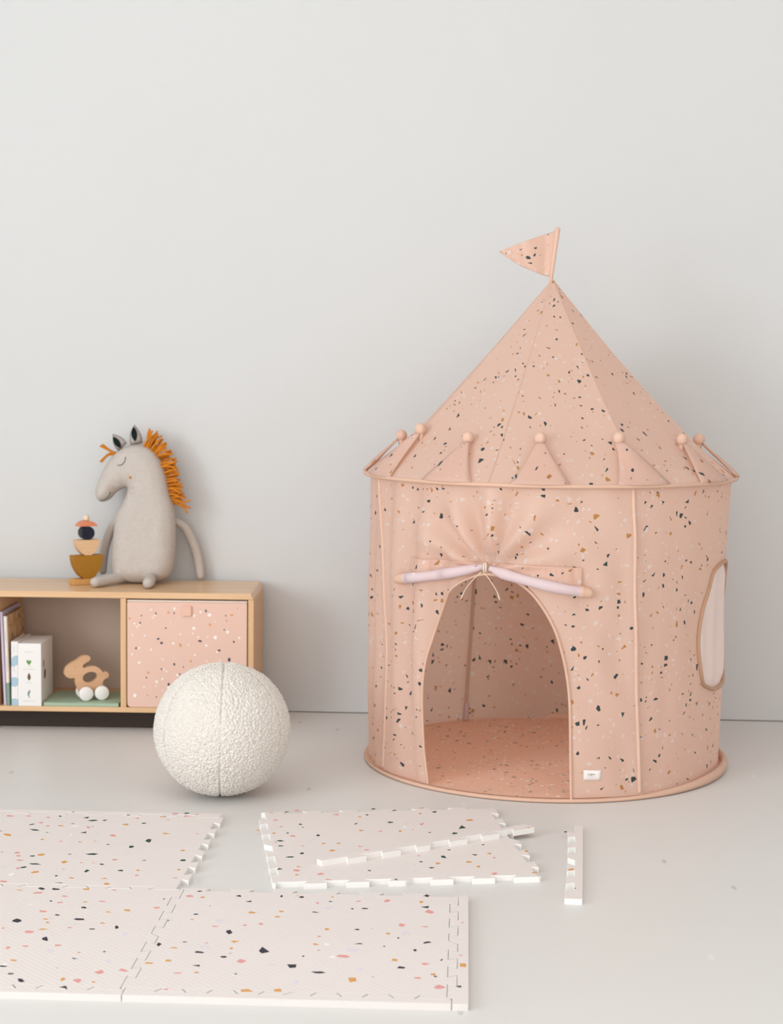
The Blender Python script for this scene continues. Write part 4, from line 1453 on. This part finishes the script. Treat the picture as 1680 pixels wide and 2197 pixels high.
# top board with bevelled right end
V = [(XL, 0, SZ-T), (0, 0, SZ-T), (-.010, 0, SZ), (XL, 0, SZ), (XL, DEP, SZ-T), (0, DEP, SZ-T), (-.010, DEP, SZ), (XL, DEP, SZ)]
tb = mesh('top_board', V, [(0, 1, 2, 3), (7, 6, 5, 4), (0, 4, 5, 1), (3, 2, 6, 7), (1, 5, 6, 2), (0, 3, 7, 4)], M['oak'], shelf, smooth=False)
bevel(tb, .003, 3, 25)
sb('bottom_board', (XL, 0, .001, DEP, BZ-.016, BZ), M['oak'])
sb('side_panel', (-.018, 0, .001, DEP, BZ, SZ-T), M['oak_v'])
sb('side_panel', (XL, XL+.018, .001, DEP, BZ, SZ-T), M['oak_v'])
for x in (-.421, -.825): sb('divider', (x, x+.018, .002, DEP-.004, BZ, SZ-T), M['oak_v'])
sb('shade_plinth', (XL+.06, -.05, .065, DEP-.02, 0, BZ-.016), M['shade_plinth'])
SRX = lambda x, y: (SX + x*math.cos(R(1.6)) - y*math.sin(R(1.6)), SY + x*math.sin(R(1.6)) + y*math.cos(R(1.6)))

sb('back_panel', (XL+.018, -.018, DEP-.006, DEP-.001, BZ, SZ-T), plain('taupe_board', rgb(196, 176, 162), .6, .2, 6, .01), 0)
# storage bin
def bin_mat():
    g = N('bin_canvas')
    g.base(rgb(230, 193, 177), .6, .25)
    return g.m
M['bin'] = bin_mat()
bx, by = SRX(-.211, .0)
storage = thing('storage_bin', 'peach terrazzo-print fabric storage bin filling the right shelf compartment', 'storage bin', (bx, by, .0790), R(1.6))
def rrect(w, z0, z1, rb, rt_, seg=5):
    P = []
    for cx, cz, a0, r_ in ((w-rb, z0+rb, -90, rb), (w-rt_, z1-rt_, 0, rt_), (-w+rt_, z1-rt_, 90, rt_), (-w+rb, z0+rb, 180, rb)):
        for j in range(seg+1):
            q = R(a0 + 90*j/seg)
            P.append((cx + r_*math.cos(q), cz + r_*math.sin(q)))
    return P
BV, BF = prism(rrect(.1895, 0, .336, .012, .004), .004, .30)
CV, CF, CK = chip_faces('bin', lambda p: (p[0], .0037, p[1]))
BF = [tuple(reversed(f)) for f in BF]
CF = [tuple(i + len(BV) for i in f) for f in CF]
bb = mesh('bin_body', BV + CV, BF + CF, [M['bin'], ink('bin_navy', rgb(66, 64, 84)), ink('bin_ochre', rgb(216, 150, 90)), ink('bin_pink', rgb(236, 190, 172)), ink('bin_blush', rgb(240, 212, 200)), ink('bin_white', rgb(248, 240, 234))],
          storage, smooth=False, midx=[0]*len(BF) + [1 + q for q in CK])
bevel(bb, .002, 2)
box_obj('bin_lid', (-.190, .190, .006, .30, .3362, .3425), plain('cream_canvas', rgb(232, 216, 203), .7), storage, .002)
pt = MB()
pt.add(*box(-.0145, .0145, -.0035, .0045, .294, .326))
ptab = pt.obj('pull_tab', plain('peach_webbing', rgb(233, 188, 168), .6), storage, smooth=False)
bevel(ptab, .0015)

# books
def book(name, label, x, yf, w, h, d, lean, c_cover, z=.0787, spine_bits=None, cat='book'):
    px, py = SRX(x, yf)
    o = thing(name, label, cat, (px, py, z), R(1.6), 'books on the shelf')
    o.rotation_euler = (0, R(lean), R(1.6))
    mb = MB()
    t = min(.0022, w*.2)
    P = [(0, .002), (t, 0), (w-t, 0), (w, .002), (w, d), (w-t, d), (w-t, .004), (t, .004), (t, d), (0, d)]
    n = len(P)
    V = [(a, b, 0) for a, b in P] + [(a, b, h) for a, b in P]
    F = [(i, (i+1) % n, (i+1) % n + n, i+n) for i in range(n)]
    # caps
    for off, fl_ in ((0, True), (n, False)):
        for q in ((0, 1, 8, 9), (1, 2, 7, 8)[:0] or (1, 2, 6, 7), (1, 7, 8), (2, 3, 4, 5), (2, 5, 6)):
            q = [i+off for i in q]
            F.append(tuple(reversed(q)) if fl_ else tuple(q))
    fix_normals(mesh('cover', V, F, c_cover, o, smooth=False))
    box_obj('page_block', (t+.0002, w-t-.0002, .0045, d-.003, .003, h-.003), M['paper'], o, 0)
    return o
M['paper'] = plain('paper', rgb(232, 222, 206), .8, .1, 300, .02)
def cover_cream():
    """cream cover with an ochre picture on its side and a sage foot"""
    g = N('cream_picture_cover')
    co = g.coord('Object')
    s = g.n('ShaderNodeSeparateXYZ'); g.l(co, s.inputs[0])
    f = g.noise(co, 22, 2)
    pic = g.ramp(f, [(.0, rgb(214, 178, 140)), (.47, rgb(198, 150, 92)), (.56, rgb(206, 170, 130)), (.66, rgb(88, 84, 84))], 'CONSTANT')
    cream = rgb(234, 221, 210)
    side = g.math('GREATER_THAN', s.outputs[1], .012)
    c = g.mix(side, cream, pic)
    low = g.math('LESS_THAN', s.outputs[2], .072)
    c = g.mix(low, c, rgb(134, 158, 138))
    g.base(c, .5, .3)
    return g.m
def cover_dots():
    g = N('white_blue_dot_cover')
    co = g.coord('Object')
    s = g.n('ShaderNodeSeparateXYZ'); g.l(co, s.inputs[0])
    c = rgb(236, 232, 232)
    for cx, cz, r_ in ((.017, .145, .0155), (.006, .138, .013), (.010, .076, .0155), (.010, .006, .017)):
        dx = g.math('SUBTRACT', s.outputs[0], cx); dz = g.math('SUBTRACT', s.outputs[2], cz)
        d2 = g.math('ADD', g.math('MULTIPLY', dx, dx), g.math('MULTIPLY', dz, dz))
        c = g.mix(g.math('LESS_THAN', d2, r_*r_), c, rgb(172, 196, 210))
    g.base(c, .5, .3)
    return g.m
XD = -.807          # inner face of the left divider
book('picture_book', 'tall thin lavender book leaning on the left divider', XD+.0125, .012, .0085, .298, .235, -2.2, plain('lavender_cover', rgb(205, 193, 216), .5))
b3 = book('picture_book', 'cream spined book with a sage foot leaning between lavender and white books', XD+.0225, .010, .0105, .284, .22, -1.8, cover_cream())
b4 = book('picture_book', 'white spined book with pale blue dots beside the white card box', XD+.0380, .006, .0225, .205, .17, 0, cover_dots())
# faint lettering strokes on two spines
def strokes(o, x, zs, mat, w=.0018, y=-.0003):
    for z0, z1 in zs: box_obj('spine_print', (x-w/2, x+w/2, y-.0002, y+.0004, z0, z1), mat, o, 0)
strokes(b3, .0052, ((.205, .212), (.214, .226), (.228, .238), (.108, .118), (.121, .136), (.140, .150), (.153, .158)), M['ink_pale'])
strokes(b4, .0100, ((.172, .180), (.182, .190), (.108, .116), (.118, .126)), M['ink_pale'])

# white card box with nature pictures
px, py = SRX(XD+.0610, .002)
cbx = thing('card_box', 'white picture card box with leaf, cone and feather prints beside the books', 'box', (px, py, .0787), R(1.6))
card = plain('white_card', rgb(238, 234, 231), .55)
W_, H_, D_ = .0735, .2, .165
box_obj('box_body', (0, W_, 0, D_, 0, H_), card, cbx, .001)
def decal(name, pts, mat, parent, y=-.0004, side=None):
    if side is None: V = [(a, y, b) for a, b in pts] + [(a, y+.0006, b) for a, b in pts]
    else: V = [(side+.0004, a, b) for a, b in pts] + [(side-.0002, a, b) for a, b in pts]
    n = len(pts)
    F = [tuple(range(n)), tuple(range(2*n-1, n-1, -1))] + [(i, i+n, (i+1) % n+n, (i+1) % n) for i in range(n)]
    return fix_normals(mesh(name, V, F, mat, parent, smooth=False))
cxm = W_/2 - .002
leafp = smooth_closed([(cxm, .132), (cxm+.007, .140), (cxm+.006, .147), (cxm+.001, .144), (cxm-.004, .148), (cxm-.008, .142)], 4)
decal('leaf_print', leafp, plain('leaf_green', rgb(104, 150, 84), .6), cbx)
decal('leaf_print', [(cxm, .132), (cxm+.001, .132), (cxm+.005, .124), (cxm+.004, .124)], plain('stem_tan', rgb(176, 160, 132), .6), cbx)
decal('cone_print', smooth_closed([(cxm, .082), (cxm+.005, .090), (cxm+.004, .098), (cxm, .106), (cxm-.004, .098), (cxm-.005, .090)], 4), plain('cone_brown', rgb(104, 84, 70), .6), cbx)
decal('feather_print', smooth_closed([(cxm+.003, .024), (cxm, .034), (cxm+.003, .044), (cxm+.002, .052), (cxm-.004, .044), (cxm-.004, .034)], 4), plain('feather_teal', rgb(112, 142, 142), .6), cbx)
for z, hw in ((.172, .014), (.117, .018), (.0745, .010), (.0155, .020)):
    decal('caption_print', [(cxm-hw, z), (cxm+hw, z), (cxm+hw, z+.0012), (cxm-hw, z+.0012)], M['ink_pale'], cbx)
decal('cone_print', smooth_closed([(.05, .078), (.064, .09), (.062, .105), (.05, .112), (.04, .102), (.04, .088)], 4), plain('cone_olive', rgb(96, 78, 48), .6), cbx, side=W_)
decal('leaf_print', smooth_closed([(.035, .115), (.045, .125), (.043, .14), (.035, .145), (.028, .135)], 4), plain('leaf_brown', rgb(170, 138, 104), .6), cbx, side=W_)

# green book lying flat
px, py = SRX(XD+.1405, .006)
gb = thing('picture_book', 'sage green book lying flat under the wooden rabbit', 'book', (px, py, .0787), R(1.6), 'books on the shelf')
gc = plain('sage_cloth_cover', rgb(172, 192, 168), .6, .2, 200, .02)
mb = MB()
for b in ((0, .238, 0, .20, 0, .002), (0, .238, 0, .20, .0095, .0115), (0, .238, 0, .002, .002, .0095)): mb.add(*box(*b))
bevel(mb.obj('cover', gc, gb, smooth=False), .0006, 2)
box_obj('page_block', (.003, .234, .003, .196, .0021, .0094), M['paper'], gb, 0)

# wooden rabbit on wheels
rbx, rby = -1.203, 5.272
rab = thing('rabbit_toy', 'pale wooden rabbit pull toy with four white wheels on the green book', 'toy', (rbx, rby, .0787+.0117), R(24))
S = 1/5.6*.00148
def rp(x, y): return ((x-1040)*S, (1545-y)*S)
out = smooth_closed([rp(*q) for q in ((768, 1205), (785, 1140), (840, 1090), (915, 1052), (970, 1012), (1030, 1000), (1078, 1022), (1070, 1068), (1010, 1102), (990, 1125), (1003, 1155),
      (1060, 1138), (1130, 1138), (1190, 1168), (1235, 1218), (1272, 1212), (1304, 1242), (1297, 1285), (1258, 1302), (1235, 1335), (1225, 1400), (1190, 1450), (1120, 1440), (1050, 1440), (960, 1450), (925, 1400), (898, 1330), (892, 1272), (840, 1272), (790, 1250))], 5)
hole = [rp(1076 + 90*math.cos(q)*math.cos(-.22) - 64*math.sin(q)*math.sin(-.22), 1270 + 90*math.cos(q)*math.sin(-.22) + 64*math.sin(q)*math.cos(-.22)) for q in np.linspace(0, 2*PI, 29)[:-1]]
def plate(outer, holes, y0, y1, step):
    pts = list(outer); edges = [(i, (i+1) % len(outer)) for i in range(len(outer))]
    for h in holes:
        s = len(pts); pts += h
        edges += [(s+i, s+(i+1) % len(h)) for i in range(len(h))]
    res = delaunay_2d_cdt([Vector(p) for p in pts], edges, [], 0, 1e-7)
    P2 = np.array([tuple(v) for v in res[0]])
    Fi = []
    for f in res[2]:
        c = P2[list(f)].mean(0)[None]
        if inside(c, outer)[0] and not any(inside(c, h)[0] for h in holes): Fi.append(f)
    n = len(P2)
    V = [(p[0], y0, p[1]) for p in P2] + [(p[0], y1, p[1]) for p in P2]
    F = [tuple(f) for f in Fi] + [tuple(i+n for i in reversed(f)) for f in Fi]
    for loop in [outer] + list(holes):
        ids = [int(np.argmin(((P2-np.array(p))**2).sum(1))) for p in loop]
        for i in range(len(ids)):
            a_, b_ = ids[i], ids[(i+1) % len(ids)]
            F.append((a_, b_, b_+n, a_+n))
    return V, F
body = fix_normals(mesh('rabbit_body', *plate(out, [hole], -.009, .009, .004), M['beech'], rab, smooth=False))
bevel(body, .0028, 3, 50)
ey = rp(893, 1143)
mesh('eye', *lathe([(.0005, -.0096), (.0013, -.0095), (.0013, -.0085)], 12, 'y', (ey[0], 0, ey[1])), plain('eye_brown', rgb(150, 112, 84), .5), rab)
for wx in (1015, 1205):
    for wy in (-.026, .026):
        c = rp(wx, 1457)
        s = -1 if wy < 0 else 1
        r_ = 87*S
        prof = [(.001, wy - .008), (r_-.003, wy - .008), (r_-.0008, wy-.0065), (r_, wy-.003), (r_, wy+.003), (r_-.0008, wy+.0065), (r_-.003, wy+.008), (.001, wy+.008)]
        mesh('wheel', *lathe(prof, 36, 'y', (c[0], 0, r_)), M['white_wheel'], rab)
for wx in (1015, 1205):
    c = rp(wx, 1457)
    mesh('axle', *lathe([(.0025, -.024), (.0025, .024)], 12, 'y', (c[0], 0, 87*S)), M['beech'], rab)

# ------------------------------------------------------------------ stacking blocks
ZS = SZ + .0005
bx0, by0, brot = -1.231, 5.40, R(33)
def blk(name, label, m, V, F, z, rot=brot, dx=0, bev=.0012):
    o = fix_normals(mesh(name, V, F, m, smooth=False))
    o.location = (bx0 + dx, by0, z); o.rotation_euler = (0, 0, rot)
    bevel(o, bev, 2, 40)
    return tag(o, label, 'wooden block', 'stacked balancing blocks')
def half(r_, depth, flat=.25, seg=28):
    """bowl-like half disc, flat side up, with the tip of the curve slightly planed"""
    P = [(-r_, depth)]
    zc = depth
    P = []
    for i in range(seg+1):
        q = PI + PI*i/seg
        x, z = r_*math.cos(q), depth + r_*math.sin(q)
        P.append((x, max(z, 0.0)))
    return P
blk('balancing_block', 'flat honey wood plank at the bottom of the block stack', wood_mat('honey_wood', rgb(206, 150, 84), rgb(222, 172, 108), 'x'), *box(-.052, .052, -.024, .024, 0, .0185), ZS)
zc = ZS + .0188
blk('balancing_block', 'large ochre half-round block on the base plank', plain('ochre_paint', rgb(168, 116, 32), .55, .3, 120, .02), *prism(half(.0505, .079 - .0), -.021, .021) if False else prism([(-.0505, .076), (-.0495, .060), (-.045, .042), (-.037, .025), (-.026, .010), (-.015, .001), (-.012, 0), (.012, 0), (.015, .001), (.026, .010), (.037, .025), (.045, .042), (.0495, .060), (.0505, .076)], -.021, .021), zc)
zc += .0763
blk('balancing_block', 'tan natural wood half-round block on the ochre one', wood_mat('tan_wood', rgb(222, 180, 138), rgb(234, 196, 158), 'x'), *prism([(-.039, .050), (-.038, .038), (-.033, .022), (-.024, .009), (-.013, .001), (-.010, 0), (.010, 0), (.013, .001), (.024, .009), (.033, .022), (.038, .038), (.039, .050)], -.020, .020), zc)
zc += .0503
blk('balancing_block', 'dark navy round disc block in the middle of the stack', plain('navy_paint', rgb(26, 30, 46), .5, .3, 120, .02), *prism([(.0218*math.sin(2*PI*i/36), .0218 - .0218*math.cos(2*PI*i/36)) for i in range(36)][::-1], -.020, .020), zc)
zc += .0438
arc = [(-.033, .000), (-.020, -.0002), (-.008, 0), (.008, 0), (.020, -.0002), (.033, 0)]
blk('balancing_block', 'coral arched block balanced on the navy disc', plain('coral_paint', rgb(224, 138, 104), .55, .3, 120, .02), *prism([(-.033, 0), (.033, 0), (.029, .006), (.022, .012), (.012, .0165), (0, .018), (-.012, .0165), (-.022, .012), (-.029, .006)], -.020, .020), zc)
zc += .0182
o = mesh('balancing_block', *lathe([(.0085, 0), (.0098, .001), (.0104, .004), (.0104, .010), (.0096, .014), (.0075, .0165), (.003, .0175)], 24), wood_mat('cream_wood', rgb(226, 200, 168), rgb(236, 216, 190), 'z'))
o.location = (bx0, by0, zc)
tag(o, 'small cream wooden peg on top of the block stack', 'wooden block', 'stacked balancing blocks')

# ------------------------------------------------------------------ plush horse
HX, HY = -1.062, 5.438
horse = thing('plush_horse', 'grey linen plush horse with rust yarn mane sitting on the shelf', 'plush toy', (HX, HY, SZ))
HS = .001535/4.94
def hp(x, y): return ((x - 890)*HS, (1765 - y)*HS)
LEAN = math.tan(R(5))
outl = smooth_closed([hp(*q) for q in ((740, 318), (680, 345), (610, 395), (540, 480), (480, 580), (430, 700), (402, 795), (402, 855), (435, 900), (490, 912), (560, 882), (620, 815), (690, 772), (738, 762), (722, 840),
    (680, 930), (635, 1010), (612, 1100), (600, 1220), (590, 1350), (586, 1500), (592, 1640), (625, 1720), (740, 1752), (900, 1762), (1080, 1745), (1195, 1690), (1238, 1600), (1255, 1480), (1262, 1350), (1260, 1200), (1252, 1060),
    (1235, 940), (1190, 800), (1160, 650), (1110, 510), (1040, 395), (950, 325), (850, 302))], 6)
PO = np.array(outl)
gx = np.array([(x, z) for x in np.arange(PO[:, 0].min(), PO[:, 0].max(), .0052) for z in np.arange(PO[:, 1].min(), PO[:, 1].max(), .0052)])
d = edge_dist(gx, outl)
ok = inside(gx, outl) & (d > .0035)
# an inner ring close to the seam keeps the rim round
pts = [tuple(p) for p in outl] + [tuple(p) for p in gx[ok]]
res = delaunay_2d_cdt([Vector(p) for p in pts], [(i, (i+1) % len(outl)) for i in range(len(outl))], [], 0, 1e-7)
P2 = np.array([tuple(v) for v in res[0]])
Fi = [f for f in res[2] if inside(P2[list(f)].mean(0)[None], outl)[0]]
dd = edge_dist(P2, outl)
dd[dd < 1e-6] = 0
def hthick(p, e):
    D = .058
    t = min(e/D, 1)
    th = .056*math.sqrt(max(0, 1 - (1-t)**2))
    th *= 1 + .10*ss(.25, .05, p[1])          # fuller belly
    wr_ = noise.noise(Vector((p[0]*38, p[1]*38, 2)))*.0018 + noise.noise(Vector((p[0]*90, p[1]*22, 6)))*.0009
    # creases fanning from the throat
    tx, tz = hp(735, 750)
    r_ = math.hypot(p[0]-tx, p[1]-tz)
    wr_ += .0035*math.sin(math.atan2(p[1]-tz, p[0]-tx)*9)*math.exp(-(r_/.03)**2)
    return th + wr_*min(e/.012, 1)
def hy(z): return z*LEAN
n = len(P2)
V, F = [], []
idx_b = {}
for i, p in enumerate(P2): V.append((p[0], hy(p[1]) - hthick(p, dd[i]), p[1]))
for i, p in enumerate(P2):
    if dd[i] == 0: idx_b[i] = i
    else:
        idx_b[i] = len(V); V.append((p[0], hy(p[1]) + hthick(p, dd[i])*.85, p[1]))
F = [tuple(f) for f in Fi] + [tuple(idx_b[i] for i in reversed(f)) for f in Fi]
fix_normals(mesh('body', V, F, M['linen'], horse))
def front(x, y, off=.001):
    """point on the front of the body under a picture of the toy"""
    p = hp(x, y)
    e = edge_dist(np.array([p]), outl)[0]
    return (p[0], hy(p[1]) - hthick(p, e) - off, p[1])
def limb(name, P, rad):
    P = smooth_open(P, 6)
    rr_ = list(np.interp(np.linspace(0, 1, len(P)), np.linspace(0, 1, len(rad)), rad))
    return mesh(name, *tube(P, rr_, 14, cap=5), M['linen'], horse)
def h3(x, y, yy): p = hp(x, y); return (p[0], yy, p[1])
limb('arm', [h3(625, 1090, .045), h3(560, 1190, .052), h3(505, 1310, .060), h3(470, 1430, .062), h3(452, 1560, .062), h3(450, 1660, .06)], [.011, .0135, .015, .015, .015, .013])
limb('arm', [h3(1235, 1120, .060), h3(1320, 1190, .078), h3(1390, 1330, .092), h3(1440, 1480, .099), h3(1468, 1620, .098), h3(1482, 1712, .094)], [.012, .015, .0165, .0165, .016, .0135])
limb('leg', [(-.045, -.012, .024), (-.075, -.058, .021), (-.105, -.102, .0185), (-.120, -.128, .0175)], [.016, .0175, .018, .0165])
limb('leg', [(.035, -.012, .026), (.044, -.052, .024), (.050, -.100, .0195), (.052, -.136, .0185)], [.016, .0175, .0185, .0175])
# ears with dark leaf-shaped lining
def ear(base, tip, w, yoff, inner):
    b, t = np.array(hp(*base)), np.array(hp(*tip))
    ax_ = t - b; L_ = np.linalg.norm(ax_); ax_ /= L_
    sd = np.array((-ax_[1], ax_[0]))
    def leaf(b_, L2, w2, n=12, sharp=1.0, foot=.75):
        o_ = []
        for i in range(n+1):
            s = i/n
            o_.append((s, w2*(foot*(1-s)**.5*(1+1.1*s)*(1-s**2.2)**.6 if foot else math.sin(PI*s)**.9)))
        return [tuple(b_ + ax_*L2*s + sd*wd) for s, wd in o_] + [tuple(b_ + ax_*L2*s - sd*wd) for s, wd in reversed(o_[1:-1])]
    yy = hy(b[1]) + yoff
    o_ = leaf(b, L_, w)
    V, F = [], []
    n_ = len(o_)
    c = b + ax_*L_*.4
    for p in o_: V.append((p[0], yy, p[1]))
    V.append((c[0], yy - .009, c[1])); V.append((c[0], yy + .009, c[1]))
    for i in range(n_):
        F.append((i, (i+1) % n_, n_)); F.append(((i+1) % n_, i, n_+1))
    eo = fix_normals(mesh('ear', V, F, M['linen'], horse))
    i0, i1 = np.array(hp(*inner[0])), np.array(hp(*inner[1]))
    ax2 = i1 - i0; L2 = np.linalg.norm(ax2); ax2 /= L2; s2 = np.array((-ax2[1], ax2[0]))
    q = [i0 + ax2*L2*s + s2*inner[2]*math.sin(PI*s)**.8 for s in np.linspace(0, 1, 12)] + [i0 + ax2*L2*s - s2*inner[2]*math.sin(PI*s)**.8 for s in np.linspace(1, 0, 12)[1:-1]]
    V = [(p[0], yy - .0135, p[1]) for p in q] + [(p[0], yy - .0105, p[1]) for p in q]
    n_ = len(q)
    F = [tuple(range(n_)), tuple(range(2*n_-1, n_-1, -1))] + [(i, i+n_, (i+1) % n_+n_, (i+1) % n_) for i in range(n_)]
    fix_normals(mesh('ear_lining', V, F, M['ear_in'], eo, smooth=False))
ear((690, 345), (578, 195), .0255, -.004, ((672, 345), (592, 225), .0095))
ear((830, 315), (808, 95), .0265, -.002, ((822, 272), (806, 118), .0095))
# closed eye, smile and cheek stitched on
E_ = [front(*q) for q in smooth_open([(668, 516), (695, 518), (722, 502), (742, 472), (748, 432)], 6)]
mesh('eye', *tube(E_, .0013, 6), M['thread'], horse)
E_ = [front(*q) for q in smooth_open([(462, 898), (500, 892), (540, 868), (570, 832), (580, 805)], 6)]
mesh('mouth', *tube(E_, .0015, 6), M['thread'], horse)
c = front(804, 642, .0)
mesh('cheek', *lathe([(.0005, -.0016), (.004, -.0012), (.0052, 0), (.0052, .002)], 14, 'y', c), M['cheek'], horse)
# yarn mane and forelock
rnd = random.Random(4)
spine = smooth_open([(925, 310), (1000, 355), (1075, 445), (1130, 560), (1165, 690), (1195, 820), (1240, 930)], 10)
mb = MB()
NS = 84
for i in range(NS):
    s = (i + rnd.random()*.6)/NS
    q = spine[min(int(s*(len(spine)-1)), len(spine)-1)]
    q2 = spine[min(int(s*(len(spine)-1))+1, len(spine)-1)]; q1 = spine[max(int(s*(len(spine)-1))-1, 0)]
    tx, tz = q2[0]-q1[0], q2[1]-q1[1]
    l_ = math.hypot(tx, tz); nx, nz = tz/l_*-1, tx/l_
    nx, nz = -nx, -nz
    ang0 = math.atan2(nz, nx)          # outward in crop coordinates (y down)
    ang = ang0 + rnd.gauss(0, .11) + (.1 if s > .3 else -.25) + (.5 if s > .95 else 0)
    Ln = rnd.uniform(110, 165)*(1.18 if s < .15 or s > .93 else 1)
    bend = rnd.gauss(.2, .18)
    P = []
    yy = rnd.uniform(-.016, .016)
    for j in range(6):
        v = j/5
        a_ = ang + bend*v
        px_, pz_ = q[0] - 12*math.cos(ang0) + Ln*v*math.cos(a_), q[1] - 12*math.sin(ang0) + Ln*v*math.sin(a_)
        p = hp(px_, pz_)
        P.append((p[0], hy(p[1]) + yy*(1+.5*v), p[1]))
    mb.add(*tube(P, .0032, 8, cap=2))
mb.obj('mane', M['yarn'], horse)
mb = MB()
for i in range(9):
    up_ = i < 5
    tip = ((445 + rnd.uniform(-5, 30), 305 + rnd.uniform(-2, 26)) if up_ else (440 + rnd.uniform(0, 30), 500 + rnd.uniform(-15, 55)))
    b = (598 + rnd.uniform(-6, 6), 400 + rnd.uniform(-8, 14))
    mid = ((b[0]+tip[0])/2 + (0 if up_ else -15), (b[1]+tip[1])/2 - (0 if up_ else 22))
    P = [(hp(*q)[0], hy(hp(*q)[1]) + (i-4)*.0022, hp(*q)[1]) for q in smooth_open([b, mid, tip], 4)]
    mb.add(*tube(P, .0028, 8, cap=2))
mb.obj('forelock', M['yarn'], horse)
